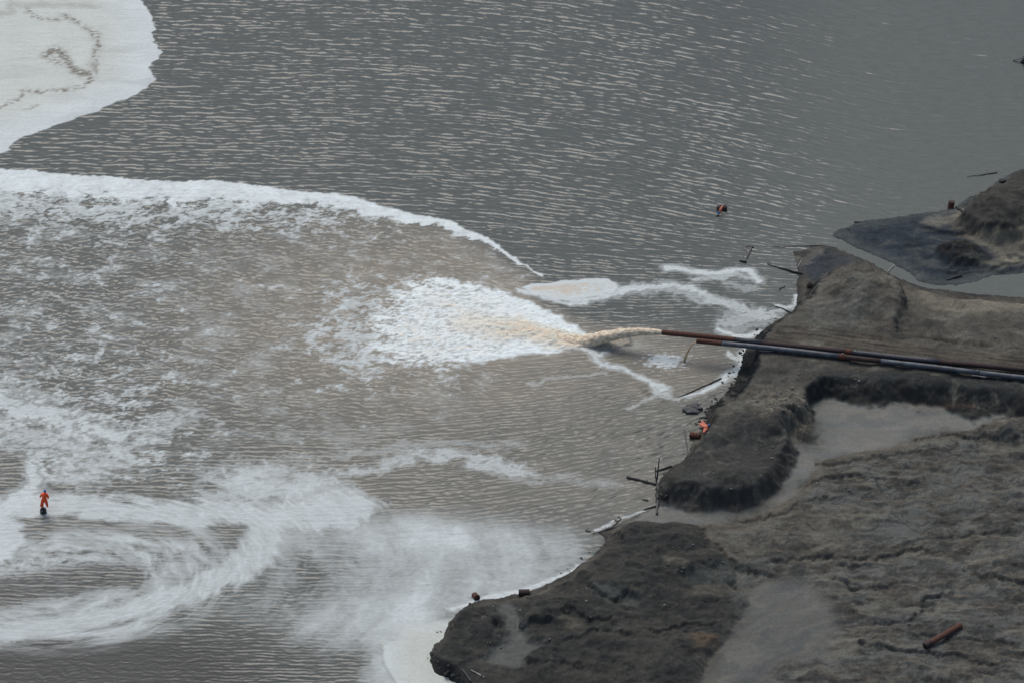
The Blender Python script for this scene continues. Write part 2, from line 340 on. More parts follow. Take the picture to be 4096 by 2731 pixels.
# colour of the mud, with shade painted on the slope below the pipes
def C(*c): return np.array(c, np.float32)
mud = C(.094, .088, .072); darkmud_shade = C(.030, .033, .032); greymud = C(.100, .111, .102); tan = C(.215, .202, .158); slate = C(.028, .038, .048); brown = C(.088, .080, .064)
N = len(TXf)
col = np.tile(mud, (N, 1))
def lay(c, f):
    global col
    f = np.clip(f, 0, 1)[:, None]; col = col*(1-f)+c[None, :]*f
big = fbm(TXf/7, TYf/4, 4, 101); med = fbm(TXf/1.8+.5*n1, TYf/.9, 4, 103)
def area(pts, zc, soft=.8): return sst(poly_sd(PW(pts, zc), WX, WY, 6), -soft, soft)
lay(darkmud_shade*.9, front*.66+.5*front*sst(med+big, -.3, .3)*.5)
lay(greymud, sst(sP1, -.5, .8)*sst(med+.5*big, 0, .7)*.45); lay(darkmud_shade, sst(sP1, -.5, .8)*sst(-med-.3*big, .05, .6)*.5)
lay(slate, sst(sA, -1.2, -.4)*(1-sst(sP4, -1.8, -.8))*(1-sst(sP6, -.8, .2))*.95)
lay(darkmud_shade, sst(sP4, -1.3, 0)*.65)
lay(slate*1.15, area([(1832, 600), (1850, 578), (1900, 570), (1990, 604), (1930, 612), (1888, 645), (1870, 660)], .15)*.8)
lay(tan, area([(2110, 512), (2150, 492), (2200, 478), (2228, 486), (2200, 506), (2160, 520)], .15, .4)*.6)
lay(tan*.9, area([(2270, 604), (2300, 592), (2352, 582), (2500, 585), (2500, 600), (2352, 600), (2300, 612), (2262, 618)], .4, .3)*.85)
lay(tan*.75, area([(2200, 540), (2300, 550), (2400, 555), (2400, 575), (2290, 590), (2272, 570)], .3, .7)*.85)
lay(tan*.8, area([(2110, 668), (2180, 680), (2352, 690), (2500, 700), (2500, 715), (2352, 712), (2200, 725), (2120, 705)], .85, .6)*.75)
lay(darkmud_shade*1.4, area([(2060, 735), (2100, 720), (2352, 735), (2500, 745), (2500, 790), (2352, 795), (2200, 780), (2060, 765)], .9, 1.0)*(.35+.4*med))
lay(greymud*1.02, area([(1900, 690), (1990, 650), (2010, 700), (1960, 760), (1800, 760), (1860, 700)], 1.9, 1.5)*.45)
lay(brown, road*.75)
lay(darkmud_shade*1.1, sst(sP1, -1.1, -.25)*(1-sst(sP1, -.15, .35))*np.clip(.45+.6*n3, 0, 1))
slope_shade = area([(1870, 890), (1960, 872), (2352, 885), (2700, 905), (2700, 965), (2352, 938), (2100, 916), (1900, 902)], .5, .7)  # shade painted into the slope colour below the pipes
lay(darkmud_shade*1.0, slope_shade*.92); lay(C(.020, .018, .016), sst(sP5, -.8, .1)*.9)
lay(darkmud_shade*1.25, area([(1730, 830), (1860, 830), (1990, 850), (2352, 880), (2352, 900), (1890, 880), (1760, 880), (1690, 900)], 1.7, 1.2)*.55)
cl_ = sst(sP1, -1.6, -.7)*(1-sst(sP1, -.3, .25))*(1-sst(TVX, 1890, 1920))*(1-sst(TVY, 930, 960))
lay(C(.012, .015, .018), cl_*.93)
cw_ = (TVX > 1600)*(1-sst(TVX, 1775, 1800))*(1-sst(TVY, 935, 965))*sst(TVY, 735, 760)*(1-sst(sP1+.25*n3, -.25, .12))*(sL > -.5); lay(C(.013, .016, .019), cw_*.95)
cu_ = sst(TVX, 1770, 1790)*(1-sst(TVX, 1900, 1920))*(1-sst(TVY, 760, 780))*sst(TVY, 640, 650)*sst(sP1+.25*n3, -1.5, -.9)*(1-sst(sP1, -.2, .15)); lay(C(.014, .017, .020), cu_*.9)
face_shade_ = (TVY > 850)*(TVX > 1830); lay(darkmud_shade*.85, face_shade_*sst(z, .12, .3)*(1-sst(z, 1.45, 1.7))*(sP1 > -3)*(sP1 < .35)*.9)  # camera-facing slope darkened in its colour, where shade falls
ridge = area([(1640, 975), (1700, 935), (1800, 960), (1840, 1000), (1830, 1060), (1740, 1150), (1560, 1145), (1530, 1110)], 1.6, 1.0)
lay(darkmud_shade*1.15, ridge*(.75+.3*med))
lay(tan*.72, area([(1730, 925), (1800, 905), (1870, 925), (1860, 955), (1800, 962), (1750, 950)], 1.9, .8)*(.38+.5*med))
basin = basin*(1-sst(z, .22, .42)); lay(greymud, basin*.9); bst = fbm(TXf/7+.8*n1, TYf/1.3+.9*n2, 5, 151, .6); lay(C(.062, .072, .072), basin*sst(bst, .05, .4)*.6); lay(C(.15, .14, .115), basin*sst(-bst, .1, .45)*.5); sst_ = fbm((TXf+.5*TYf)/5+.6*n1, (TYf-.6*TXf)/1.4+.6*n2, 5, 153, .6)
lay(greymud*.82, slick*.8*np.clip(.8+.5*fbm((TXf+TYf)/4, (TYf-TXf)/1.2, 4, 127), .3, 1))
lay(tan*.52, basin*sst(fbm(TXf/6+n1, TYf/.9, 3, 107), -.1, .6)*.45)
field = sst(sR, 0, 1)*(1-slick)
lay(greymud*1.15, field*sst(med+.7*big, -.25, .30)*.6)
pk = fbm(TXf/.75+.5*n1, TYf/.42, 4, 121, .6); lay(darkmud_shade*.9, field*sst(pk-.25*big+.5*fbm(TXf/4, TYf/2.5, 3, 123), .2, .5)*.55)
fl_ = fbm(TXf/5.5+1.1*n1+.5*big, TYf/1.5+1.0*n2, 5, 125, .62); lay(C(.125, .115, .094), field*sst(fl_, .02, .38)*.6); lay(C(.098, .107, .102), field*slk2*.6); lay(C(.036, .036, .033), field*sst(-fl_, .05, .4)*.7)
lay(darkmud_shade*1.25, field*sst(-fbm(TXf/1.5+.6*n2, TYf/.62, 5, 109, .6)-.25*big, .02, .38)*.62)
lay(tan*.62, area([(1625, 1205), (1700, 1200), (1800, 1165), (1950, 1160), (1990, 1200), (1950, 1260), (1760, 1280), (1690, 1285)], .4, 1.2)*sst(med, -.5, .4)*.5)
lay(C(.098, .075, .052), area([(1590, 1455), (1650, 1462), (1655, 1480), (1600, 1490)], 1, .3)*.8)
lay(tan*.55, area([(1520, 1290), (1580, 1300), (1580, 1322), (1530, 1310)], .9, .4)*.6)
lay(tan*.5, (area([(1290, 1420), (1330, 1430), (1340, 1455), (1300, 1450)], 1.1, .6)+area([(1600, 1350), (1700, 1345), (1660, 1370), (1600, 1370)], .6, .5))*.6)
lay(greymud*.72, (gully+gully2)*.8); lay(greymud*.68, pit*.8)
lay(C(.10, .058, .035), area([(2100, 930), (2240, 938), (2240, 943), (2100, 937)], .3, .25)*.35)
wx = sst(sL+.6*n1+.3*n3, -.4, 1.5); lay(darkmud_shade*.6, (1-wx)*(.9-basin*.6))
lay(darkmud_shade*.55, dark*np.clip(.55+.8*n3, .1, 1))
st1 = fbm(TXf/3+.6*n1, TYf/1.1+.5*n2, 4, 141, .6); lay(greymud*.75, (sA > 0)*(1-sst(sP4, -1.8, -.8))*sst(st1, .0, .5)*.6); lay(C(.016, .024, .030), (sA > 0)*(1-sst(sP4, -1.8, -.8))*sst(-st1, .05, .5)*.7)
lay(C(.050, .060, .062), slick*sst(sst_, .0, .4)*.6); lay(C(.135, .13, .11), slick*sst(-sst_, .08, .4)*.45)
lay(C(.082, .096, .096), (sA > -.6)*(1-sst(sA, .0, 1.8))*(1-sst(sP4, -2, -.9))*.55)
gr_ = area([(1715, 925), (1760, 898), (1850, 905), (1868, 930), (1850, 962), (1790, 970), (1740, 955)], 1.9, .7); lay(tan*.85, gr_*sst(gn(TXf/.3, TYf/.3, 143)+.6*med, -.1, .5)*.6)
pt_ = fbm(TXf/4.2+.6*n1, TYf/2.4+.5*n2, 5, 131, .6)
lay(C(.150, .148, .122), sst(pt_, .12, .55)*(1-front)*(1-basin)*(1-slick)*(sA < 0)*.5); lay(C(.040, .040, .036), sst(-pt_, .12, .5)*(1-basin)*(1-slick)*(1-.5*front)*(sA < 0)*.55)
trk = fbm(Drd*Srd*3.2+.5*n1, TXf/7, 3, 133); lay(C(.05, .046, .038), (road+.5*sst(sP1, .2, 1)*np.exp(-(Drd/2.6)**2))*sst(trk, .05, .3)*.7)
gl = 1+(.30-.16*field*(1+.6*slk2))*fbm(TXf/.8, TYf/.55, 4, 111, .6)+.2*fbm(TXf/3, TYf/2, 3, 112)*(1-.3*field)+.16*gn(TXf/.21, TYf/.21, 113)
gl = mix(gl, 1+.12*fbm(TXf/2.5+n1, TYf/.5, 4, 115), np.clip(basin+slick, 0, 1))
col = col*np.clip(gl, .35, 1.9)[:, None]
speck = sst(gn(TXf/.16, TYf/.18, 117), .72, .95)*(1-np.clip(basin+slick, 0, 1))*sst(gn(TXf/3, TYf/3, 119), -.1, .6)
lay(tan*1.1, speck*.6)
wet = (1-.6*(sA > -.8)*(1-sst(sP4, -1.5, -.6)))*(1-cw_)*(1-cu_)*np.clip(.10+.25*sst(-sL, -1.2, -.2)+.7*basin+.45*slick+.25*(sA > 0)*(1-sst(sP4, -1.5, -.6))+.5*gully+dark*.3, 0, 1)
def grid_mesh(name, xs, ys, Z, attrs, mat, ox=None, oy=None, keep=None):
    nx, ny = len(xs), len(ys); X, Y = np.meshgrid(xs, ys)
    co = np.empty((nx*ny, 3), np.float32); co[:, 0] = X.ravel(); co[:, 1] = Y.ravel(); co[:, 2] = Z.ravel()
    if ox is not None: co[:, 0] += ox; co[:, 1] += oy
    i = np.arange(nx-1); j = np.arange(ny-1); I, J = np.meshgrid(i, j); a = (J*nx+I).ravel()
    f = np.stack([a, a+1, a+1+nx, a+nx], 1).astype(np.int32)
    if keep is not None: f = f[keep[f].any(axis=1)]
    me = bpy.data.meshes.new(name); me.vertices.add(nx*ny); me.vertices.foreach_set('co', co.ravel())
    nf = len(f); me.loops.add(nf*4); me.loops.foreach_set('vertex_index', f.ravel())
    me.polygons.add(nf); me.polygons.foreach_set('loop_start', np.arange(0, nf*4, 4, dtype=np.int32)); me.polygons.foreach_set('loop_total', np.full(nf, 4, np.int32))
    me.polygons.foreach_set('use_smooth', np.ones(nf, bool))
    me.update(calc_edges=True)
    for k, v in attrs.items():
        if v.ndim == 2:
            at = me.attributes.new(k, 'FLOAT_COLOR', 'POINT'); c = np.ones((len(v), 4), np.float32); c[:, :3] = v; at.data.foreach_set('color', c.ravel())
        else:
            at = me.attributes.new(k, 'FLOAT', 'POINT'); at.data.foreach_set('value', v.astype(np.float32))
    me.materials.append(mat); o = bpy.data.objects.new(name, me); COL.objects.link(o); return o
m, nt, b = newmat('mud'); L = nt.links.new
ac = nd(nt, 'ShaderNodeAttribute', attribute_name='mudcol'); aw = nd(nt, 'ShaderNodeAttribute', attribute_name='wet')
tc = nd(nt, 'ShaderNodeTexCoord'); nz = nd(nt, 'ShaderNodeTexNoise'); nz.inputs['Scale'].default_value = 5; nz.inputs['Detail'].default_value = 8; nz.inputs['Roughness'].default_value = .65
L(tc.outputs['Object'], nz.inputs['Vector'])
mr = nd(nt, 'ShaderNodeMapRange'); mr.inputs[1].default_value = .25; mr.inputs[2].default_value = .75; mr.inputs[3].default_value = .72; mr.inputs[4].default_value = 1.28
L(nz.outputs[0], mr.inputs[0])
vm = nd(nt, 'ShaderNodeVectorMath', operation='SCALE'); L(ac.outputs['Color'], vm.inputs[0]); L(mr.outputs[0], vm.inputs['Scale']); L(vm.outputs[0], b.inputs['Base Color'])
rr = nd(nt, 'ShaderNodeMapRange'); rr.inputs[3].default_value = .95; rr.inputs[4].default_value = .5; L(aw.outputs['Fac'], rr.inputs[0]); L(rr.outputs[0], b.inputs['Roughness'])
b.inputs['Specular IOR Level'].default_value = .5; sr = nd(nt, 'ShaderNodeMapRange'); sr.inputs[3].default_value = .06; sr.inputs[4].default_value = .5; L(aw.outputs['Fac'], sr.inputs[0]); L(sr.outputs[0], b.inputs['Specular IOR Level'])
bs = nd(nt, 'ShaderNodeMapRange'); bs.inputs[3].default_value = .4; bs.inputs[4].default_value = .1; L(aw.outputs['Fac'], bs.inputs[0])
bp = nd(nt, 'ShaderNodeBump'); bp.inputs['Distance'].default_value = .06; L(bs.outputs[0], bp.inputs['Strength']); L(nz.outputs[0], bp.inputs['Height']); L(bp.outputs[0], b.inputs['Normal'])
M['mud'] = m
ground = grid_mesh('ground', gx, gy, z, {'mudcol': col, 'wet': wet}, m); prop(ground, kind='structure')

# ------------------------------------------------------------------ pond water
wxs = axis(-53, 50, .118, 900, 1.5); wys = axis(-54, 60, .092, 900, 1.5)
X, Y = np.meshgrid(wxs, wys); X = X.ravel(); Y = Y.ravel()
VX, VY = world_to_v(X.astype(np.float64), Y.astype(np.float64)); VX = VX.astype(np.float32); VY = VY.astype(np.float32)
inside = 1-sst(np.maximum(np.abs(X)-54, np.abs(Y-3)-60), 0, 4)
q1 = fbm(X/3.2, Y/3.2, 4, 201); q2 = fbm(X/3.2, Y/3.2, 4, 202); q3 = fbm(X/.8, Y/.8, 3, 203); q4 = fbm(X/.8, Y/.8, 3, 204)
def warp(a, b2): return X+a*q1+b2*q3, Y+a*q2+b2*q4
Xs, Ys = warp(.25, .10); Xm, Ym = warp(.7, .25)
def wpoly(pts, soft, a=None, marg=6):
    xx, yy = (Xs, Ys) if a is None else a
    return poly_sd(PW(pts), xx, yy, marg)
def wline(pts, a=None, marg=8):
    xx, yy = (Xs, Ys) if a is None else a
    return line_d(PW(pts), xx, yy, marg)
# wave field: crests run along lines of constant G
s = 1/(VS/44/sD)                       # v px per metre down the picture
def ramp_int(x, a, b):                  # integral of a clipped ramp
    t = np.clip((x-a)/(b-a), 0, 1); return (b-a)*t*t/2+np.clip(x-b, 0, None)
A = mix(.21, -.33, sst(VY, 480, 980)); A = np.where(VY > 1130, mix(-.33, .02, sst(VY, 1130, 1330)), A)
F = ramp_int(VX, 750, 1750); F = np.minimum(F, 800)
Gv = VY-A*F
G = -(Gv-784)/s+.20*q1
U = X+.3*q2
rng = np.random.RandomState(5)
def spectrum(n, lam, spread, dirs, U, G, seed):
    r = np.random.RandomState(seed); h = np.zeros_like(U)
    for i in range(n):
        l = lam*math.exp(r.normal(0, spread)); k = 2*math.pi/l; a = r.normal(0, dirs)
        h += np.sin(k*(U*math.sin(a)+G*math.cos(a))+r.uniform(0, 6.283)).astype(np.float32)*(l/lam)**.8
    return h/math.sqrt(n/2)
def train(G, U, lam, ph, am, sd_, pw=1.6):
    """short-crested wave train: crests follow G, broken up along U"""
    p = 2*math.pi*G/lam+ph*fbm(U/2.6, G/1.0, 3, sd_)+1.2*ph*gn(U/7, G/3.2, sd_+9)
    e = np.clip(.42+1.25*am*fbm(U/1.15, G/.6, 3, sd_+20), 0, 1.3)
    return ((.5+.5*np.cos(p))**pw*2-.8)*e
h1 = .50*train(G, U, .64, 2.3, .8, 301)+.36*train(G+.05*U, U, .44, 2.2, 1.0, 331)+.26*train(G-.04*U, U, .95, 1.8, .8, 361, 1.2)+.22*train(G+.02*U, U, .36, 2.0, 1.0, 391)
Gc = Y+.55*q1+.25*q3; Uc = X+.5*q2
h2 = .55*train(Gc+.18*Uc, Uc-.1*Gc, .66, 4.2, 1.1, 401)+.45*train(Gc-.22*Uc, Uc, .50, 4.6, 1.2, 431)+.25*fbm(X/.5, Y/.36, 3, 461)
def crest(h): return h
plume_edge = [(-900, 385), (0, 387), (60, 391), (150, 400), (230, 403), (330, 411), (420, 418), (490, 411), (560, 420), (640, 431), (700, 440), (770, 440), (830, 456), (880, 472), (930, 486),
              (980, 495), (1040, 508), (1078, 527), (1120, 547), (1165, 577), (1200, 605), (1248, 630)]
plume = plume_edge+[(1260, 680), (1330, 740), (1360, 790), (1300, 810), (1200, 840), (1150, 900), (1100, 960), (900, 1020), (760, 1080), (600, 1110), (400, 1130), (150, 1120), (-900, 1120)]
sp = wpoly(plume, 0, (Xs, Ys), 10)
chop = sst(sp, -2.5, 5)*(1-sst(VY, 860, 1100))*(1-.6*sst(VX, 1000, 1350)*sst(VY, 780, 900))
lee = 1-.62*sst(VX+(500-VY)*.25, 1650, 2080)*(1-sst(VY, 700, 850))
lee = lee*(1-.45*sst(VX, 1450, 1750)*sst(VY, 640, 740)*(1-sst(VY, 840, 900)))
calmBL = sst(VY, 1400, 1500)*(1-sst(VX, 350, 800))
patchy = np.clip(.92+.55*fbm(X/8, Y/4, 3, 211), .35, 1.3)
amp1 = .053*(1+.3*sst(VY, 820, 900)*(1-sst(VY, 1150, 1230))*sst(VX, 700, 1000))*lee*patchy*(1-.85*calmBL)*(1-chop)*mix(1, .75, sst(VY, 1150, 1300))
amp2 = .050*chop*np.clip(.9+.4*q1, .4, 1.4)+.006
H = amp1*crest(h1)*1.0+amp2*crest(h2)

# --- foam coverage (0..1), scum tint and silt
foam = np.zeros_like(X); film = np.zeros_like(X); cream = np.zeros_like(X); scum = np.zeros_like(X)
lace = fbm(X/1.7+.9*q1+.3*q3, Y/1.05+.6*q2+.3*q4, 5, 221, .66)              # lacy froth pattern
lace2 = fbm((X*.97+Y*.2)/.6, (Y-.2*X)/.26, 4, 223, .6)
clump = fbm(X/4.2, Y/3.0, 4, 225, .55)
def add(f):
    global foam
    foam = np.maximum(foam, np.clip(f, 0, 1))
# top-left raft
sA_ = wpoly([(-900, -600), (200, -600), (290, -60), (325, 0), (342, 25), (356, 60), (350, 88), (372, 118), (345, 155), (358, 185), (335, 205), (300, 225), (262, 237), (210, 262), (150, 280), (105, 296), (40, 320),
             (28, 335), (30, 345), (0, 352), (-900, 500)], 0, (X+.16*q1+.20*q3+.45*gn(X*0, Y/.9, 5), Y+.12*q2+.10*q4), 10)
raft = sst(sA_, -.05, .12); add(raft); cream = np.maximum(cream, raft*sst(sA_, 1, 5)*.75)
damp = raft*.58
def scumline(pts, wd, st, sc=.5):
    global scum
    D, T = line_d(PW(pts), X+.35*q3+.3*q1, Y+.3*q4+.25*q2, 4); scum = np.maximum(scum, st*np.exp(-(D/wd)**2)*sst(lace2+sc*.6, .05, .6))
scumline([(60, 22), (85, 42), (110, 44), (140, 46)], .35, .9); scumline([(145, 35), (185, 55), (215, 80), (227, 105), (222, 125), (214, 160), (208, 185), (190, 200), (150, 208), (85, 212)], .30, 1.0)
scumline([(145, 35), (185, 55), (218, 82), (226, 105), (216, 140), (208, 180)], .5, .5, .9)
scumline([(105, 128), (130, 113), (148, 125), (158, 145), (172, 163), (190, 172), (208, 168)], .55, 1.0, .9); scumline([(115, 140), (130, 132), (135, 150)], .4, .7); scumline([(80, 212), (55, 205), (48, 225), (25, 240), (-20, 255)], .3, .8)
scumline([(95, 240), (60, 250)], .25, .6); scumline([(0, 32), (30, 28), (25, 8), (60, 15), (110, 12), (220, 15)], .5, .35, 1.2)
c = P((85, 211)); scum = np.maximum(scum, 1.2*np.exp(-((X-c.x)**2+((Y-c.y)*1.3)**2)/.07))
# plume rim: strong at the edge and frayed inwards
edge_w = mix(mix(5.2, 2.1, sst(VX, 450, 1000)), .5, sst(VX, 1000, 1200))*(1+.25*q1)
D, T = wline(plume_edge+[], (X+.28*q1+.22*q3, Y+.28*q2+.2*q4), 9)
rimside = sst(wpoly(plume, 0, (X+.28*q1+.22*q3, Y+.28*q2+.2*q4), 10), -.02, .2)*(VX < 1265)
core = 1-sst(D, edge_w*.35, edge_w*1.15)
add(rimside*sst(core*1.25+.85*lace+.3*lace2-.30*sst(D, edge_w*.2, edge_w), .40, .85)*(.9+.25*lace))
# froth patches inside the plume
inpl = sst(sp, 0, 1.5)
lace3 = 1-2.2*np.abs(fbm(X/1.3+.8*q1+.3*q3, Y/.75+.6*q2+.2*q4, 4, 227, .6))
dens = .26+.30*(1-sst(D, edge_w, edge_w+5))*(1-sst(VX, 700, 1100))+.10*(1-sst(VX, 200, 500))+.16*clump
dens = dens-.13*sst(VY, 860, 980)*sst(VX, 400, 900)+.16*sst(VY, 780, 980)*(1-sst(VX, 300, 600))
cc = P((880, 760)); rr_ = np.sqrt(((X-cc.x)/9.5)**2+((Y-cc.y)/9.5)**2); dens = dens+.36*(1-sst(rr_, .15, 1.3))
lace3 = 1-2.2*np.abs(fbm(X/1.3+.8*q1+.3*q3, Y/.75+.6*q2+.2*q4, 4, 227, .6))
fr = sst(dens*1.05+.50*lace+.22*lace2+.13*lace3, .52, .80)
add(inpl*fr*(.62+.3*sst(lace2, -.2, .4)))
film = np.maximum(film, inpl*np.clip(.06+.30*clump+.30*lace+.15*lace2, 0, .5)*(1-.4*sst(VX, 500, 900)))
# splash core
teardrop = [(1352, 768), (1300, 738), (1250, 715), (1200, 690), (1160, 668), (1100, 650), (1010, 640), (930, 655), (880, 700), (855, 750), (862, 800), (900, 838), (1000, 842), (1100, 832), (1200, 818), (1290, 806), (1345, 800)]
st_ = wpoly(teardrop, 0, (Xm, Ym), 9)
left = 1-sst(VX, 980, 1290)
flw = fbm(X/2.6+.5*q1, Y/.55+.5*q2, 4, 261, .6); add(sst(st_*mix(1.3, .30, left)+.85*left*(lace+.5*lace2)+.25*flw+.10, -.2, .55)*(.93+.1*flw))
holes = sst(-lace2-.7*lace+.30*left, .22, .6)*sst(st_, .2, 1)
foam = foam*(1-.5*holes*sst(st_, 0, .5))
# tan turbulent tongue from the jet
Dt, Tt = wline([(1430, 784), (1340, 788), (1290, 778), (1220, 765), (1150, 755), (1080, 742)], (Xm, Ym))
tongue = (1-sst(Dt+.5*flw, mix(.5, 1.6, np.minimum(Tt*1.2, 1))*.4, mix(1.0, 2.9, Tt)))*(1-.5*sst(Tt, .6, 1))
cream = np.maximum(cream, tongue); tantint = np.maximum(tongue*sst(lace2*.5+lace*.4+flw*.4+.45, -.1, .7), .55*sst(st_, .3, 3)*sst(flw+lace*.6, .0, .6)*(1-sst(VX, 1250, 1330)*0))
mist_paint = np.exp(-(((VX-1395)/70)**2+((VY-793)/11)**2)); add(.8*mist_paint*(.8+.4*lace)); tantint = np.maximum(tantint, .5*mist_paint)  # pale mist painted into the water colour, lightening the jet's shadow
# drifting cream patch and tails
sD_ = wpoly([(1200, 660), (1225, 650), (1262, 650), (1300, 644), (1350, 640), (1395, 641), (1418, 650), (1424, 660), (1408, 671), (1370, 680), (1310, 690), (1270, 687), (1225, 676)], 0, (X+.2*q1+.22*q3, Y+.16*q2+.16*q4), 4)
add(sst(sD_, -.06, .16)); pc = sst(sD_+.3*lace, .25, .9)*sst(lace*1.2+.9*lace2+.7*(1-sst(VX, 1280, 1400))-.1, .0, .5)
tantint = np.maximum(tantint, pc*.75); damp = np.maximum(damp, sst(sD_, 0, .3)*.9)
# polar pattern round the lower-left eddy
ec = P((120, 1310)); ex_ = (X-ec.x); ey_ = (Y-ec.y)*1.55
er = np.sqrt(ex_**2+ey_**2); et = np.arctan2(ey_, ex_)
sw = er+.5*q1+et*.55
swirl = fbm(sw/1.3, et*2.2+er*.06, 5, 231, .6); swirl2 = fbm(sw/.42, et*7, 4, 233, .6)
def wisp(pts, w0, w1, st, fray=.55, a=None, sharp=.3):
    D, T = wline(pts, a or (Xm, Ym)); wd = mix(w0, w1, T)*(1+.25*q1)
    v = (1-D/np.maximum(wd*1.25, .05)); vv = v+fray*(lace*1.0+lace2*.35); f_ = np.maximum(sst(vv, .38, .38+sharp*.9), .42*sst(vv+.25*lace3, -.12, .55))*(1-sst(D, wd*1.6, wd*2.4)); add(st*f_*np.clip(.95+.35*lace2, .6, 1))
wisp([(1200, 665), (1225, 678), (1300, 692), (1360, 686), (1420, 672), (1440, 662), (1480, 660)], .35, .9, 1, .25)
wisp([(1430, 664), (1450, 657), (1480, 657), (1530, 662), (1580, 664), (1620, 676)], .85, .5, .95, .4); wisp([(1600, 668), (1640, 688), (1690, 706), (1730, 716), (1765, 722)], .7, 1.2, .75, .8)
wisp([(1480, 664), (1560, 672), (1640, 690)], .8, .8, .5, .9)
wisp([(1534, 617), (1560, 617), (1590, 622), (1625, 628), (1650, 628), (1690, 620), (1720, 622), (1745, 645)], .45, .5, 1, .28, (Xs, Ys)); wisp([(1600, 640), (1640, 634), (1690, 632), (1730, 640)], .5, .6, .65, .8)
wisp([(1650, 640), (1720, 660), (1745, 665)], .5, .5, .35, 1.0)
wisp([(1650, 755), (1690, 770), (1720, 772), (1745, 764)], .4, .4, 1, .3, (Xs, Ys)); wisp([(1660, 740), (1700, 735), (1750, 722), (1790, 715), (1812, 708)], .9, .7, .55, .9)
wisp([(1680, 720), (1760, 735), (1720, 750), (1680, 760)], 1.2, 1.2, .35, 1.0); wisp([(1832, 682), (1822, 700), (1806, 708), (1780, 700)], .3, .3, .9, .4, (Xs, Ys))
wisp([(1712, 800), (1700, 812), (1704, 830), (1696, 848), (1688, 860)], .42, .5, 1, .3, (Xs, Ys)); wisp([(1665, 815), (1690, 825), (1700, 832)], .25, .4, .9, .4)
wisp([(1688, 856), (1665, 872), (1640, 884), (1605, 900), (1560, 912)], .6, .12, 1, .3, (Xs, Ys)); wisp([(1600, 900), (1560, 915), (1500, 905)], .25, .2, .5, .8)
wisp([(1325, 802), (1355, 808), (1380, 812), (1398, 808)], .35, .35, 1, .3); wisp([(1365, 815), (1395, 835), (1430, 850), (1470, 868), (1500, 880), (1535, 893)], .45, .5, .95, .5)
wisp([(1495, 880), (1512, 895), (1540, 905)], .6, .3, .7, .5); wisp([(1510, 900), (1480, 918), (1440, 935)], .35, .2, .45, .9); wisp([(1385, 850), (1340, 862), (1290, 868), (1210, 880)], .25, .2, .4, .9)
# second splash
c2 = P((1525, 828)); r2 = np.sqrt(((Xs-c2.x)/2.5)**2+((Ys-c2.y)/1.6)**2); add(sst(1.25-r2+.75*lace2+.45*lace, .45, .85)*.95)
# lower-left lacy band
wisp([(-60, 900), (30, 925), (120, 960), (210, 985), (270, 1000)], 3.0, 1.6, .9, 1.1, None, .5); wisp([(-60, 960), (60, 1000), (180, 1030), (260, 1060), (180, 1090)], 3.4, 2.6, .62, 1.2, None, .5)
wisp([(60, 1065), (80, 1100), (60, 1140), (0, 1170), (-60, 1190)], .9, 1.8, .95, .4); wisp([(430, 950), (350, 990), (280, 1040), (230, 1085)], 1.3, 1.8, .6, 1.2, None, .5)
wisp([(520, 1100), (650, 1085), (760, 1110), (640, 1130), (500, 1140)], 1.8, 2.0, .62, 1.1, None, .5)
wisp([(780, 1085), (850, 1080), (900, 1055), (960, 1040), (1060, 1045), (1140, 1060), (1190, 1080), (1225, 1092)], .7, 1.0, .72, 1.25, None, .6); wisp([(1190, 1084), (1260, 1098), (1340, 1102), (1430, 1112)], .8, .5, .32, 1.3, None, .6)
wisp([(1080, 1068), (1150, 1078), (1200, 1092)], .7, .8, .7, .8); wisp([(800, 1045), (1000, 1015), (1200, 1020)], .7, .5, .3, 1.2)
def film_add(f):
    global film
    film = np.maximum(film, np.clip(f, 0, 1))
def band(pts, w0, w1, st, soft=.5, warpd=None):
    D, T = wline(pts, warpd or (Xm, Ym), 12); wd = mix(w0, w1, T)
    v = 1-D/(wd*1.15)+.50*swirl+.12*swirl2+.22*lace
    return st*sst(v, .12-.25*soft, .42+.35*soft)*(1-sst(D, wd*1.5, wd*2.3))
b1 = band([(-60, 1178), (40, 1165), (150, 1160), (300, 1172), (480, 1180), (640, 1185), (780, 1180)], 1.7, 2.0, 1.0, .6)
film_add(b1*(.88+.25*swirl2+.1*lace)); film_add(band([(560, 1110), (700, 1130), (780, 1150), (820, 1170)], 2.0, 2.4, .8, .8)*(.8+.35*lace))
film_add(band([(640, 1180), (720, 1185), (800, 1170)], 2.0, 3.0, .95, .5)*(.95+.1*swirl2))
film_add(band([(-80, 1462), (60, 1445), (200, 1418), (330, 1392), (430, 1360), (520, 1320), (590, 1270), (620, 1220), (600, 1185)], 1.9, 2.3, .92, .8, (Xs, Ys))*(.9+.3*swirl2))
film_add(band([(-60, 1400), (80, 1395), (200, 1380), (330, 1350), (420, 1310)], 1.6, 1.8, .72, .7)*(.75+.6*swirl))
eddy = (1-sst(er, 13, 17.5))*sst(VY, 1185, 1215)
film_add(eddy*np.clip(.50+.85*swirl+.3*swirl2, 0, .92)*(1-.0*er))
film_add(band([(40, 1275), (150, 1245), (270, 1250), (330, 1290), (300, 1330)], 1.2, 1.6, .62, .8)*(.8+.5*swirl2))
dk = np.clip(band([(-60, 1370), (60, 1352), (150, 1335), (240, 1322), (300, 1325)], 2.3, 1.7, 1.3, .7, (Xs, Ys))+band([(60, 1215), (200, 1205), (330, 1215), (420, 1228)], .9, .8, .6, .9, (Xs, Ys)), 0, 1)
film = film*(1-.85*dk); foam = foam*(1-.8*dk)
add(band([(-60, 1285), (0, 1275), (18, 1245), (25, 1210), (-20, 1200)], 1.2, 1.4, .85, .5)); 
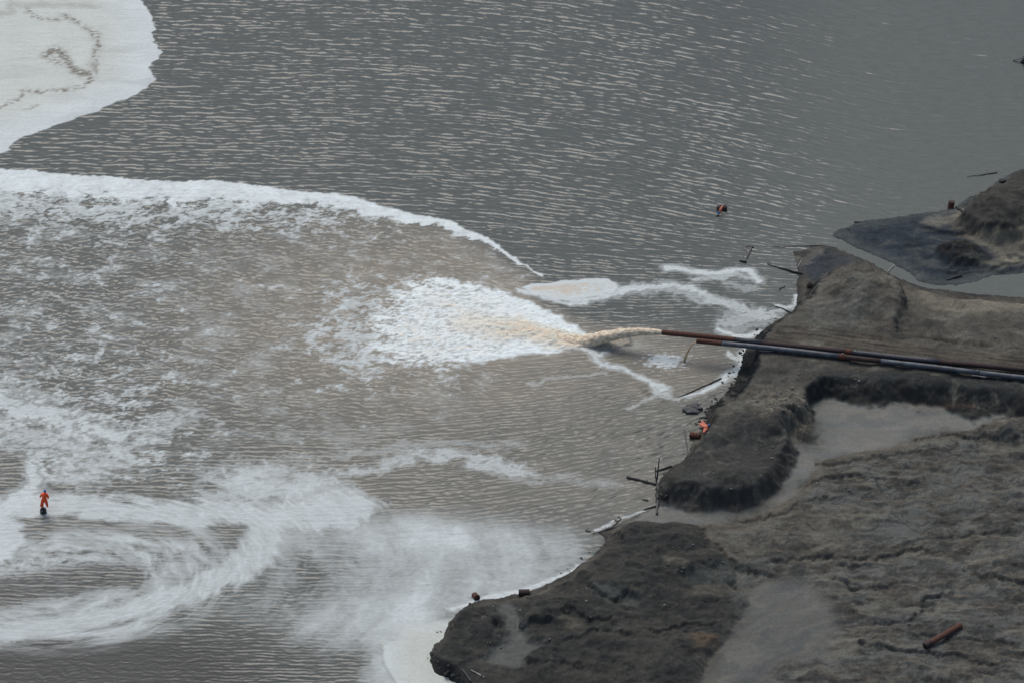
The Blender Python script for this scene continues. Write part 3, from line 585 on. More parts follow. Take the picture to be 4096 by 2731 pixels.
dk2 = sst(wpoly([(-100, 1010), (30, 1025), (62, 1065), (40, 1115), (-10, 1150), (-100, 1160)], 0, (Xm, Ym), 6), -.4, .8); foam *= (1-.8*dk2); film *= (1-.7*dk2)
# broad veil towards the shore
streak = fbm(sw/3.8, et*1.3, 4, 235, .5); fine = fbm(sw/.7, et*9+X*.1, 3, 237)
veil = sst(wpoly([(560, 1150), (800, 1190), (950, 1175), (1120, 1185), (1260, 1205), (1380, 1225), (1360, 1290), (1270, 1345), (1130, 1380), (1040, 1415), (1000, 1500), (960, 1620), (820, 1640), (780, 1560), (700, 1510), (600, 1440), (520, 1400), (600, 1300)], 0, (Xm, Ym), 8), -1.6, 2.6)
vd = .52+.42*streak+.07*fine+.08*lace+.04*lace2
vd = vd+.30*np.exp(-(((VX-1030)/160)**2+((VY-1235)/38)**2))+.35*sst(VX-.0*VY, 850, 1150)*sst(VY, 1290, 1400)-.28*(1-sst(VX, 620, 900))*sst(VY, 1230, 1330)
vd = vd-.30*np.exp(-(((VX-740)/60)**2+((VY-1310)/75)**2))-.45*sst(VY, 1420, 1540)*(1-sst(VX+(VY-1400)*.0, 800, 880))
vd = vd-.45*sst(VX+(1250-VY)*.6, 1270, 1390)*(VY < 1330)
vd = vd+.08*sst(lace+.6*lace3*.4, 0, .5)-.08*sst(-lace2-.4*lace, .1, .5)
vd = vd+.40*np.exp(-(((VX-930)/90)**2+((VY-1440)/70)**2))
film_add(veil*vd)
# raft against the front lobe
sraft = wpoly([(905, 1425), (960, 1412), (1030, 1408), (1090, 1385), (1200, 1366), (1300, 1330), (1330, 1340), (1200, 1420), (1150, 1700), (925, 1700), (905, 1568), (882, 1530), (876, 1500), (880, 1462)], 0, (X+.12*q1+.05*q3, Y+.12*q2+.05*q4), 8)
rf = sst(sraft+.5*(VY < 1480)*(lace+.5*q1), mix(-.1, -1.2, (VY < 1480)), mix(.25, 1.0, (VY < 1480)))*mix(1, sst(sraft, -.1, 1.4), (VY < 1470))
film_add(rf*.98); cream = np.maximum(cream, rf*sst(VX, 870, 960)*.9*sst(VY, 1400, 1470)); damp = np.maximum(damp, rf*sst(VY, 1400, 1480)*.93)
Dr, _ = wline([(960, 1420), (905, 1440), (880, 1470), (876, 1505), (884, 1532), (905, 1568), (925, 1640)], (X+.12*q1, Y+.12*q2)); seam = np.exp(-(Dr/.16)**2)
wisp([(1040, 1397), (1120, 1372), (1200, 1357), (1250, 1338), (1300, 1318), (1325, 1300)], .38, .3, 1, .35, (Xs, Ys)); wisp([(1372, 1216), (1392, 1206), (1405, 1196)], .2, .2, .9, .3, (Xs, Ys)); wisp([(1480, 1172), (1420, 1190)], .12, .2, .6, .4, (Xs, Ys))
# foam specks caught on the finest crests (thin froth threads)
thread = sst(fbm(X/2.2+q1, G/.30, 3, 241), .35, .75)*.22*(1-sst(VY, 500, 640)*0)
# silt tint of the water itself
sc = P((1020, 730)); rs = np.sqrt(((X-sc.x)/27)**2+((Y-sc.y)/19)**2)
siltpoly = sst(wpoly(plume_edge+[(1270, 690), (1330, 720), (1450, 740), (1800, 760), (1700, 1200), (-900, 1350)], 0, (Xm, Ym), 10), -.3, 2.5)
silt = np.clip(siltpoly*(1.0-.85*sst(rs, .15, 1.35)), 0, 1)
sc2 = P((1500, 850)); rs2 = np.sqrt(((X-sc2.x)/9)**2+((Y-sc2.y)/6.5)**2)
silt = np.maximum(silt, .75*(1-sst(rs2, .3, 1.3))); silt = np.maximum(silt, .42*sst(VY, 850, 960)*(1-sst(VY, 1130, 1300))*(1-sst(VX, 1450, 1650)*.3)*sst(VX, 250, 800))
shal = sst(VX+(VY-500)*.15, 1560, 1950)*(1-sst(VY, 900, 1000))        # muddy shallows on the right
depthc = poly_sd(PW(LB), X, Y, 8); shal = np.maximum(shal, sst(depthc, -5, 0)*.6*(VY < 1250))
Cw = C(.062, .077, .072); Cs = C(.225, .205, .160); Csh = C(.092, .108, .098); Cf = C(.56, .62, .61); Cc = C(.52, .555, .50); Ct = C(.52, .43, .31)
wc = Cw[None]*np.ones((len(X), 1), np.float32)
def wl(c, f):
    global wc
    f = np.clip(f, 0, 1)[:, None]; wc = wc*(1-f)+c[None]*f
wl(Csh, shal*.8); wl(C(.022, .028, .027), np.clip(dk, 0, 1)*.75); wl(C(.017, .025, .026), calmBL*.85+.35*sst(VY, 1430, 1560)*(1-sst(VX, 700, 900)))
wl(Cs, silt*(.85+.25*q1)); wc *= (1+.10*fbm(X/1.4, G/.5, 3, 243))[:, None]
foam = foam*np.clip(1+.0*X, 0, 1); tot = 1-(1-np.clip(foam, 0, 1))*(1-np.clip(film, 0, 1)*.93)
fold = fbm(X/6+.4*q2, Y/.7+.9*q1, 4, 265, .6); tex = 1+.07*fbm(X/.9, Y/.5, 4, 245)*(1-.6*raft)+.05*q1+raft*(.07*fold-.10*sst(fbm(X/9, Y/4, 4, 267), .1, .5)-.06*np.exp(-(fold/.05)**2))
wl2 = Cf[None]*(1-cream[:, None])+Cc[None]*cream[:, None]
wl2 = wl2*(1-np.clip(tantint, 0, 1)[:, None]*.85)+Ct[None]*np.clip(tantint, 0, 1)[:, None]*.85
wl2 = wl2*np.clip(tex*(1+.38*sst(st_, -1.2, .6)+.22*rimside*core-.03), .7, 1.5)[:, None]
wc = wc*(1-tot[:, None])+wl2*tot[:, None]
wl(C(.10, .085, .055), np.clip(scum, 0, 1)*.85*raft); wl(C(.06, .06, .055), seam*rf*.55*(VY > 1490)); wl(C(.45, .40, .32), seam*rf*.4*(VY <= 1490))
H = H*(1-np.clip(damp, 0, .95))
# froth has relief of its own and the splash boils
H = H+.035*foam*lace2*(1-raft)*(1-np.clip(damp, 0, 1))+sst(st_, -.3, 1)*(.085*fbm(X/.9, Y/.6, 4, 251, .6)+.04)+tongue*(.24*np.abs(fbm(X/1.1, Y/.8, 4, 253))+.12)
H = H+.012*raft*fbm(X/2.5, G/.25, 2, 255)
H = H*inside
chan = sst(VX, 1880, 1960)*sst(VY, 545, 570)*(1-sst(VY, 690, 720)); H = H*(1-.9*chan)
rough = np.clip(.17+.45*tot+.12*silt, .1, .65)
gz = np.zeros_like(X)
m, nt, b = newmat('pond_water'); L = nt.links.new
ac = nd(nt, 'ShaderNodeAttribute', attribute_name='watercol'); ar = nd(nt, 'ShaderNodeAttribute', attribute_name='rough'); af = nd(nt, 'ShaderNodeAttribute', attribute_name='foam')
tc = nd(nt, 'ShaderNodeTexCoord'); mp = nd(nt, 'ShaderNodeMapping'); mp.inputs['Scale'].default_value = (3, 7, 3); L(tc.outputs['Object'], mp.inputs[0])
nz = nd(nt, 'ShaderNodeTexNoise'); nz.inputs['Scale'].default_value = 1; nz.inputs['Detail'].default_value = 5; nz.inputs['Roughness'].default_value = .6; L(mp.outputs[0], nz.inputs['Vector'])
mr = nd(nt, 'ShaderNodeMapRange'); mr.inputs[1].default_value = .3; mr.inputs[2].default_value = .7; mr.inputs[3].default_value = .9; mr.inputs[4].default_value = 1.1; L(nz.outputs[0], mr.inputs[0])
vm = nd(nt, 'ShaderNodeVectorMath', operation='SCALE'); L(ac.outputs['Color'], vm.inputs[0]); L(mr.outputs[0], vm.inputs['Scale']); L(vm.outputs[0], b.inputs['Base Color'])
L(ar.outputs['Fac'], b.inputs['Roughness']); b.inputs['IOR'].default_value = 1.33
bp = nd(nt, 'ShaderNodeBump'); bp.inputs['Strength'].default_value = .35; bp.inputs['Distance'].default_value = .02; L(nz.outputs[0], bp.inputs['Height']); L(bp.outputs[0], b.inputs['Normal'])
pond = grid_mesh('pond_water', wxs, wys, H, {'watercol': wc, 'rough': rough, 'foam': tot}, m); prop(pond, kind='structure')

#OBJECTS

# ------------------------------------------------------------------ discharge pipes
def pipe(root_label, name_cat, a, bpt, r, segs, loc_z, flanges, marks):
    A0 = P(a, loc_z); B0 = P(bpt, loc_z); B0 = A0+(B0-A0)*1.9
    root = empty('discharge_pipe', A0, label=root_label, cat='pipe', group='slurry pipes running out over the pond')
    d = (B0-A0); Ln = d.length; d.normalize()
    side = d.cross(Vector((0, 0, 1)))
    def at(vx):                                 # distance along the pipe for outline x
        t = (vx-a[0])/(bpt[0]-a[0]); return t*Ln/1.9
    def pt(sx): return d*sx+side*.05*math.sin(sx/9+a[0])+Vector((0, 0, .035*math.sin(sx/5.3)+.02*math.sin(sx/2.1+a[0])))
    for i, (x0, x1, mat, rr) in enumerate(segs):
        s0, s1 = at(x0), (Ln if x1 is None else at(x1)); n = max(2, int((s1-s0)/1.2))
        bm = bmesh.new(); loft(bm, [pt(s0+(s1-s0)*k/n) for k in range(n+1)], [r*rr]*(n+1), 20, cap=(i > 0))
        mk('pipe_section', bm, M[mat], root)
        if i == 0:
            bm = bmesh.new(); loft(bm, [pt(s0+.004), pt(s0+.02), pt(s0+1.2)], [r*.995, r*.90, r*.90], 20, cap=False); mk('pipe_bore', bm, M['bore'], root, label='dark open mouth of the pipe')
        if i > 0:
            bm = bmesh.new(); loft(bm, [pt(s0-.05), pt(s0-.03), pt(s0+.03), pt(s0+.05)], [r*1.0, r*1.035, r*1.035, r], 20); mk('weld_seam', bm, M['rust_dark'], root)
    for x in flanges:
        s0 = at(x); c = None
        bm = bmesh.new(); loft(bm, [pt(s0-.30), pt(s0+.30)], [r*1.07]*2, 20); c = mk('coupling', bm, M['rust'], root, label='rusty bolted coupling')
        for k in (-.22, .02, .2):
            bm = bmesh.new(); loft(bm, [pt(s0+k-.03), pt(s0+k+.03)], [r*1.28]*2, 20); mk('flange', bm, M['rust_bright'], c)
    for (x, dz, up, mat, nm) in marks:
        bm = bmesh.new(); p = pt(at(x))+side*dz+Vector((0, 0, up)); bmesh.ops.create_icosphere(bm, subdivisions=2, radius=.085, matrix=Matrix.Translation(p) @ Matrix.Diagonal((1.1, .7, 1, 1))); mk(nm, bm, M[mat], root)
    return root, A0, d
PZ = 2.13
rA, A0, dA = pipe('longer rust-brown pipe running out over the water and gushing pale slurry', 'pipe', (1520.6, 763.5), (2352, 849), .25,
    [(1520.6, 1690, 'rust', 1), (1690, 1752, 'pipe_navy', 1), (1752, 1952, 'rust_dark', 1), (1952, 2160, 'pipe_navy', 1), (2160, None, 'rust_dark', 1)], PZ, [1952],
    [(1966, .08, .24, 'steel', 'lifting_lug'), (1991, .08, .24, 'steel', 'lifting_lug'), (1978, .27, -.10, 'rust_bright', 'drain_plug')])
rB, B0, dB = pipe('shorter blue-grey pipe with a rusty tip that dribbles a thin brown stream', 'pipe', (1599.7, 782.5), (2352, 865.5), .235,
    [(1599.7, 1657, 'rust', 1), (1657, 1930, 'pipe_blue', 1), (1930, 2024, 'rust_dark', 1), (2024, 2250, 'pipe_blue', 1), (2250, None, 'pipe_blue', 1)], PZ, [1936],
    [(2246, .02, .23, 'steel', 'lifting_lug'), (1937, .02, .32, 'steel', 'lifting_lug'), (1967, .25, -.12, 'rust_bright', 'drain_plug')])
# slurry leaving the pipes
lj = P((1335, 786), 0); lj2 = P((1185, 764), 0)
bm = bmesh.new(); pts = []; rad = []; ell = []
for i in range(34):
    t = i/33; p = A0.lerp(lj, t); p.z = PZ*(1-t**2.0)-.20*t; pts.append(p); rad.append(.215+.05*min(1, t*8)+.36*t**1.15); ell.append((1+.25*t, 1))
for i in range(1, 22):
    t = i/21; p = lj.lerp(lj2, t); p.z = -.20-.12*t; pts.append(p); rad.append(.625-.20*t+.05*math.sin(9*t)); ell.append((1.25+.4*t, 1-.2*t))
loft(bm, pts, rad, 30, ell, seed=3, lump=.07, lf=1.8)
bmesh.ops.subdivide_edges(bm, edges=bm.edges, cuts=1, use_grid_fill=True)
for v in bm.verts:
    t = max(0, min(1, (A0.x-v.co.x)/(A0.x-lj.x))); q = Vector((v.co.x*.45, v.co.y, v.co.z))
    v.co += mnoise.noise_vector(q*2.6)*.10*t**.6+mnoise.noise_vector(q*7)*.09*t**.5+mnoise.noise_vector(v.co*17)*.035*t**.4
o = mk('slurry_jet', bm, M['slurry'], label='thick pale tan jet of slurry gushing from the longer rusty pipe', cat='jet')
sl = M['slurry'].node_tree.nodes['Principled BSDF']; sl.inputs['Subsurface Weight'].default_value = .5; sl.inputs['Subsurface Radius'].default_value = (.5, .42, .30); sl.inputs['Subsurface Scale'].default_value = .5
sB = B0-Vector((0, 0, .14)); lB = P((1571, 829), 0)
bm = bmesh.new(); pts = []; rad = []
for i in range(18):
    t = i/17; p = sB.lerp(lB, t**.8); p.z = sB.z*(1-t**1.7)-.05*t; pts.append(p); rad.append(.055+.10*t)
loft(bm, pts, rad, 12, [(1, .55)]*18, seed=8, lump=.18, lf=4)
mk('slurry_stream', bm, M['slurryb'], label='thin brown trickle falling from the shorter pipe into the froth', cat='stream')
bm = bmesh.new()
for i in range(1500):
    if i < 1150:
        t = random.uniform(.35, 1.15); p = A0.lerp(lj, t); zc = max(0, PZ*(1-min(t, 1)**2.1)); p = p+Vector((random.gauss(0, .3), random.gauss(-.15, .45), 0)); p.z = max(.03, zc*random.uniform(.1, 1)+random.gauss(-.1, .25))
    else: p = P((random.uniform(1120, 1340), random.gauss(765, 9)), 0)+Vector((0, 0, abs(random.gauss(0, .25))))
    r = random.uniform(.010, .030)
    bmesh.ops.create_icosphere(bm, subdivisions=1, radius=r, matrix=Matrix.Translation(p))
mk('spray', bm, M['slurry'], kind='stuff', label='fine spray flying off the slurry jet', cat='spray')

# ------------------------------------------------------------------ drums
def drum(loc, rot, mat, label, rad=.29, h=.88, grp='rusty drums by the pond'):
    root = empty('drum', loc, rot, label=label, cat='drum', group=grp)
    bm = bmesh.new(); lathe(bm, [(rad, -h/2), (rad*1.005, -h/2+.01), (rad, -h/2+.03), (rad, h/2-.03), (rad, h/2)], 28); mk('shell', bm, M[mat], root)
    for zz in (-h/6, h/6):
        bm = bmesh.new(); lathe(bm, [(rad*.98, zz-.035), (rad*1.05, zz-.012), (rad*1.05, zz+.012), (rad*.98, zz+.035)], 28); mk('hoop', bm, M[mat], root)
    for sg in (-1, 1):
        bm = bmesh.new(); lathe(bm, [(rad*1.0, sg*(h/2+.012)-.012), (rad*1.045, sg*(h/2+.012)), (rad*1.0, sg*(h/2+.012)+.012)], 28); l = mk('rim', bm, M['rust_dark'], root)
        bm = bmesh.new(); lathe(bm, [(rad*.97, sg*(h/2-.012)), (rad*.97, sg*(h/2-.012)+sg*.006)], 28); mk('lid', bm, M[mat], root)
    return root
def onw(v, zc=0): return P(v, zc)
drum(onw((1658, 479), .12), (0, R(88), R(4)), 'rust_dark', 'dark rusty drum afloat on open water under a fallen scarecrow')
drum(on_ground((1596.5, 1003), .3)+Vector((0, 0, .18)), (R(4), R(86), R(-10)), 'rust', 'brown rusty drum lying at the water edge beside the pink scarecrow')
drum(on_ground((1859, 655), .3)+Vector((0, 0, -.05)), (R(48), R(8), 0), 'rust_bright', 'bright rusty drum half sunk in the bank under the dark cliff', .25)
drum(on_ground((2184, 478), .1)+Vector((0, 0, .25)), (R(-6), R(7), R(10)), 'rust', 'rusty drum standing upright on the far shore beside the sand patch')
drum(onw((1093, 1369), .13), (R(28), R(70), R(-38)), 'rust', 'orange-brown drum floating at a tilt off the front lobe with a stick through it', .26, .62)
drum(on_ground((1204, 1364), .1)+Vector((0, 0, .2)), (R(3), R(88), R(3)), 'rust_dark', 'dark brown drum lying where the foam meets the front lobe')
drum(onw((2353, 142), .12), (R(10), R(30), 0), 'black', 'black drum floating at the upper right edge with an orange cloth', .32, .8)

# ------------------------------------------------------------------ scarecrows
def coverall_mesh(limbs):
    bm = bmesh.new()
    for pts, rad, ell in limbs: loft(bm, pts, rad, 16, [ell]*len(pts), seed=2, lump=.06, lf=4)
    return bm
def coverall(parent, limbs, mat, vox=.028):
    o = mk('coverall', coverall_mesh(limbs), M[mat], parent)
    md = o.modifiers.new('r', 'REMESH'); md.mode = 'VOXEL'; md.voxel_size = vox; md.use_smooth_shade = True
    return o
def head(parent, c, r=.125):
    bm = bmesh.new(); bmesh.ops.create_uvsphere(bm, u_segments=20, v_segments=12, radius=r, matrix=Matrix.Translation(c) @ Matrix.Diagonal((1, .95, 1.12, 1)))
    h = mk('head', bm, M['blue'], parent, label='blue plastic head')
    bm = bmesh.new(); loft(bm, [Vector(c)+Vector((0, 0, -r*1.25)), Vector(c)+Vector((0, 0, -r*.8))], [r*.5, r*.45], 12); mk('neck', bm, M['blue'], h)
base = P((99.6, 1176), 0)
sc1 = empty('scarecrow', base, label='bright orange scarecrow standing on a black float in the white foam', cat='scarecrow', group='orange scarecrows that keep birds off')
bm = bmesh.new(); lathe(bm, [(.24, -.25), (.285, -.1), (.29, .22), (.27, .36), (.20, .47), (.09, .53), (.03, .545)], 28); fl = mk('float', bm, M['black'], sc1, label='glossy black domed float')
bm = bmesh.new(); loft(bm, [(-.20, -.245, .20), (-.10, -.27, .33), (-.04, -.24, .42)], [.018]*3, 8); mk('strap', bm, M['steel'], fl)
bm = bmesh.new(); lathe(bm, [(.292, .02), (.302, .035), (.302, .06), (.292, .075)], 28); mk('rib', bm, M['black'], fl)
bm = bmesh.new(); loft(bm, [(0, 0, .5), (.12, 0, 1.4), (.26, 0, 2.30)], [.02]*3, 8); mk('pole', bm, M['woodgrey'], sc1)
coverall(sc1, [([(.26, 0, 2.26), (.25, 0, 2.18), (.22, 0, 2.0), (.19, 0, 1.7), (.17, 0, 1.38)], [.08, .23, .31, .31, .34], (1, .6)),
   ([(.10, 0, 2.12), (-.06, 0, 1.93), (-.19, 0, 1.72)], [.13, .12, .085], (1, .8)), ([(.38, 0, 2.10), (.50, 0, 1.85), (.53, 0, 1.60)], [.13, .13, .10], (1, .8)),
   ([(.08, 0, 1.50), (-.02, 0, 1.1), (-.09, 0, .72)], [.23, .21, .215], (1, .7)), ([(.27, 0, 1.50), (.34, 0, 1.1), (.41, 0, .66)], [.22, .18, .12], (1, .7))], 'orange')
head(sc1, (.29, 0, 2.42))
b2 = P((1655, 481), .45)
sc2 = empty('scarecrow', b2, label='faded orange scarecrow slumped over the floating drum in open water', cat='scarecrow', group='orange scarecrows that keep birds off')
coverall(sc2, [([(-.13, -.22, -.12), (-.02, -.12, .10), (.10, .0, .22), (.20, .25, .24)], [.10, .13, .10, .04], (1, .6)), ([(.04, -.15, .02), (.10, -.30, -.22)], [.11, .07], (1, .6))], 'pink', .022)
head(sc2, (-.20, -.30, -.22), .12)
bm = bmesh.new(); loft(bm, [(-.42, -.55, -.40), (-.30, -.52, -.36), (-.18, -.50, -.38)], [.03, .09, .05], 10, seed=4, lump=.3, lf=6); mk('boot', bm, M['black'], sc2)
b3 = on_ground((1616, 983), .4)+Vector((0, 0, .12))
sc3 = empty('scarecrow', b3, label='pink-faded scarecrow sprawled on the muddy bank next to a rusty drum', cat='scarecrow', group='orange scarecrows that keep birds off')
coverall(sc3, [([(.40, .02, .12), (.25, .0, .12), (.05, -.12, .10), (-.02, -.20, .08)], [.12, .25, .27, .22], (1, .7)),
   ([(.02, -.05, .10), (-.22, .22, .14), (-.45, .38, .12)], [.20, .14, .05], (1, .7)), ([(.12, .12, .12), (-.04, .45, .18), (-.18, .78, .16)], [.19, .13, .045], (1, .7)),
   ([(.22, -.12, .10), (.08, -.55, .06), (-.02, -.80, .03)], [.18, .15, .08], (1, .7)), ([(.2, -.1, .1), (.25, -.45, .05)], [.16, .10], (1, .7))], 'pink')
head(sc3, (.52, .12, .16), .12)
b4 = P((2353, 131), .5)
sc4 = empty('scarecrow', b4, label='dull orange scarecrow heap on the black drum at the upper right edge', cat='scarecrow', group='orange scarecrows that keep birds off')
coverall(sc4, [([(-.1, -.05, .0), (.2, .1, .12), (.6, .2, .1)], [.12, .2, .2], (1, .7))], 'rust_bright', .03)
bm = bmesh.new(); loft(bm, [(-.15, -.1, -.1), (-1.12, -.05, -.42)], [.035, .03], 8); mk('strut', bm, M['black'], sc4)
bm = bmesh.new(); loft(bm, [(-.10, -.5, -.35), (-1.12, -.05, -.42)], [.035, .03], 8); mk('strut', bm, M['black'], sc4)

# ------------------------------------------------------------------ driftwood, poles, beams
def wood(name, vs, r0, r1, label, mat='wood', z0=.06, z1=None, cat=None, stubs=0, n=10, ground=False, group='driftwood and poles along the shore', bend=.06, zs=None):
    pts = []
    for i, v in enumerate(vs):
        zz = zs[i] if zs else mix(z0, z0 if z1 is None else z1, i/max(1, len(vs)-1))
        if ground: p = on_ground(v, .4); p.z += zz
        else: p = P(v, zz)
        pts.append(p)
    fine = []
    for a, b2 in zip(pts[:-1], pts[1:]):
        for k in range(7): fine.append(a.lerp(b2, k/7))
    fine.append(pts[-1]); c = fine[0].copy()
    off = random.uniform(0, 50); q = []
    for i, p in enumerate(fine):
        nvec = mnoise.noise_vector(Vector((off+i*.35, 0, 0)))*bend; nvec.z *= .3; q.append(p-c+(nvec if 0 < i < len(fine)-1 else Vector()))
    rad = [mix(r0, r1, i/(len(q)-1)) for i in range(len(q))]
    bm = bmesh.new(); loft(bm, q, rad, n, seed=off, lump=.10, lf=3)
    if stubs == 0:
        o = mk(name, bm, M[mat], label=label, cat=cat or name.replace('_', ' '), group=group); o.location = c; return o
    root = empty(name, c, label=label, cat=cat or name.replace('_', ' '), group=group); mk('trunk', bm, M[mat], root)
    for k in range(stubs):
        i = random.randint(2, len(q)-3); dd = Vector((random.uniform(-.5, .5), random.uniform(-.5, .5), random.uniform(.5, 1))).normalized()*random.uniform(.18, .4)
        bm = bmesh.new(); loft(bm, [q[i], q[i]+dd*.6, q[i]+dd+Vector((.05, 0, 0))], [rad[i]*.55, rad[i]*.4, rad[i]*.2], 7); mk('branch_stub', bm, M[mat], root)
    return root
wood('log', [(1843, 629.5), (1800, 618), (1748, 603)], .12, .03, 'dark tapering log reaching into the water from the wet spit', stubs=2, zs=[.14, .06, -.04])
wood('thin_pole', [(1889, 564.5), (1830, 565.5), (1775, 567)], .045, .02, 'long thin pole afloat along the tip of the wet spit', cat='pole')
wood('thin_pole', [(2221, 406), (2255, 402), (2290, 396.5)], .02, .05, 'thin pole afloat off the far mound', cat='pole')
wood('log', [(1772, 700.5), (1800, 710), (1817, 718)], .03, .07, 'short dark log poking out from below the bench cliff', zs=[.0, .05, .14])
wood('log', [(1440, 1095), (1475, 1103.5), (1507, 1112)], .13, .10, 'thick black log lying on the water left of the leaning posts', stubs=1)
wood('post', [(1508, 1107), (1511, 1082), (1515, 1051)], .085, .05, 'grey post leaning up out of the water by the black log', 'woodgrey', zs=[-.1, 1.2, 2.75], cat='post')
wood('post', [(1512, 1115), (1510.5, 1148), (1508.5, 1181)], .11, .10, 'grey fallen post pointing at the front lobe', 'woodgrey', zs=[.35, .22, .14], cat='post')
wood('post', [(1506, 1070), (1505, 1085), (1507.5, 1104)], .04, .05, 'second and thinner post leaning beside the grey one', 'woodgrey', zs=[1.3, .8, -.05], cat='post')
wood('beam', [(1507, 1081), (1525, 1075), (1544, 1069)], .06, .085, 'dark beam lying at the water edge above the leaning posts', cat='beam')
wood('log', [(1478, 1170.5), (1492, 1165.5), (1506, 1161.5)], .06, .085, 'short dark log at the mouth of the mud channel', zs=[.02, .05, .12])
wood('log', [(1473, 1146), (1481, 1147.5), (1489, 1149)], .04, .09, 'stubby waterlogged log left of the fallen post', stubs=1, z0=.02)
wood('branch', [(1572, 984), (1577, 1018), (1581.5, 1050)], .045, .06, 'thin straight branch floating beside the brown drum', 'woodgrey', z0=.04)
wood('branch', [(1362, 1224), (1385, 1219), (1407, 1210), (1418, 1200), (1426.6, 1189.7)], .04, .055, 'crooked dead branch along the top edge of the front lobe', stubs=2, zs=[.08, .1, .2, .4, .55])
wood('branch', [(1345, 1217), (1350, 1220), (1357, 1219)], .06, .03, 'tiny snag in the water off the crooked branch', stubs=2, z0=.05)
wood('branch', [(1790, 665), (1797, 661), (1803, 657)], .035, .03, 'small twiggy snag in the water below the sunken drum', stubs=3, z0=.05)
wood('branch', [(1945, 525), (1950, 529), (1952, 533)], .05, .03, 'small twig stuck in the blue-black mud flat', stubs=2, z0=.12)
wood('beam', [(1962, 510.5), (1976, 510.8), (1990, 511)], .07, .07, 'small black beam lying off the blue-black mud flat', z0=.05, bend=.01, cat='beam')
wood('log', [(2174, 643), (2190, 638), (2208, 633)], .07, .12, 'short black log at the edge of the side channel', z0=.12)
wood('log', [(2196, 477), (2207, 484), (2216, 493)], .10, .06, 'dark log sloping down beside the upright drum', ground=True, z0=.05)
wood('branch', [(2205, 472), (2220, 464), (2232, 455)], .03, .06, 'dark branch at the foot of the far mound', z0=.15)
wood('plank', [(1061, 1537), (1072, 1551), (1082, 1566)], .06, .06, 'pale plank sliding into the foam at the bottom of the front lobe', 'woodgrey', ground=True, z0=.10, bend=.01, cat='plank')
wood('plank', [(1082, 1539), (1097, 1547), (1112, 1555)], .055, .05, 'second pale plank lying higher at the bottom of the front lobe', 'pale', ground=True, z0=.06, bend=.01, cat='plank')
wood('pale_stick', [(1744, 807.5), (1760, 808), (1777, 808.3)], .035, .03, 'white stick lying below the pipes near the cliff edge', 'pale', ground=True, z0=.10, bend=.01, cat='stick', n=7, group='pale sticks')
wood('pale_stick', [(2233, 861), (2249, 863), (2265, 865.6)], .045, .04, 'white stick lying below the pipes at the right', 'pale', z0=1.95, bend=.01, cat='stick', n=7, group='pale sticks')
wood('pale_stick', [(1840.5, 598), (1837, 605), (1833, 613)], .03, .025, 'white reed standing on the tip of the wet spit', 'pale', z0=.2, bend=.01, cat='stick', n=7, group='pale sticks')
wood('pale_stick', [(2054, 608), (2046, 616), (2039, 624)], .03, .03, 'white stick lying across the side channel', 'pale', z0=.12, bend=.01, cat='stick', n=7, group='pale sticks')
wood('thin_stick', [(1078, 1372), (1120.5, 1362.6)], .015, .015, 'thin stick through the tilted floating drum', z0=.12, bend=.01, cat='stick', n=6)
wood('log', [(1555, 914), (1600, 894), (1657, 868)], .05, .07, 'long dark log holding back foam below the cliff', zs=[.0, .03, .06])
# beam with end plates floating on open water
a = P((1723, 567), .07); c = P((1707, 600), .07)
root = empty('steel_beam', (a+c)/2, label='dark flat beam with flared ends floating in open water left of the spit', cat='beam')
dv = (a-c); ang = math.atan2(dv.y, dv.x); Lb = dv.length
bm = bmesh.new(); box(bm, (0, 0, 0), (Lb, .46, .12), ang); bmesh.ops.bevel(bm, geom=bm.edges[:], offset=.02, segments=2); mk('web', bm, M['pipe_navy'], root, False)
for sg in (-1, 1):
    bm = bmesh.new(); cc_ = Vector((math.cos(ang), math.sin(ang), 0))*sg*Lb/2; box(bm, cc_, (.16, .66, .20), ang+.12); bmesh.ops.bevel(bm, geom=bm.edges[:], offset=.02, segments=2); mk('end_plate', bm, M['black'], root, False)
for k in (-.25, .18):
    bm = bmesh.new(); cc_ = Vector((math.cos(ang), math.sin(ang), 0))*k*Lb; box(bm, cc_+Vector((.02, .03, .066)), (.22, .08, .012), ang); mk('scuff', bm, M['steel'], root, False)
# block at the foot of the far mound
p = on_ground((2303, 420), .3)
bm = bmesh.new(); box(bm, (0, 0, 0), (.62, .4, .42), .25); bmesh.ops.subdivide_edges(bm, edges=bm.edges, cuts=3, use_grid_fill=True)
for v in bm.verts: v.co += mnoise.noise_vector(v.co*4)*.05
o = mk('block', bm, M['clod'], label='dark square block on the shore of the far mound', cat='block'); o.location = p+Vector((0, 0, .12))
# rusty culvert bottom right
a = on_ground((2123.4, 1487), .5)+Vector((0, 0, .22)); c = on_ground((2207, 1436), .5)+Vector((0, 0, .10))
root = empty('culvert_pipe', a, label='loose rusty culvert pipe lying in a mud gully with its dark mouth facing left', cat='pipe')
d = c-a
bm = bmesh.new(); loft(bm, [Vector(), d*.16], [.285, .285], 20, cap=False); mk('pipe_socket', bm, M['rust_dark'], root)
bm = bmesh.new(); loft(bm, [d*.16, d*.2, d], [.285, .25, .24], 20); mk('pipe_barrel', bm, M['rust'], root)
bm = bmesh.new(); loft(bm, [d*.0-d*.004, d*.14], [.26, .26], 20, cap=True); mk('pipe_bore', bm, M['bore'], root)

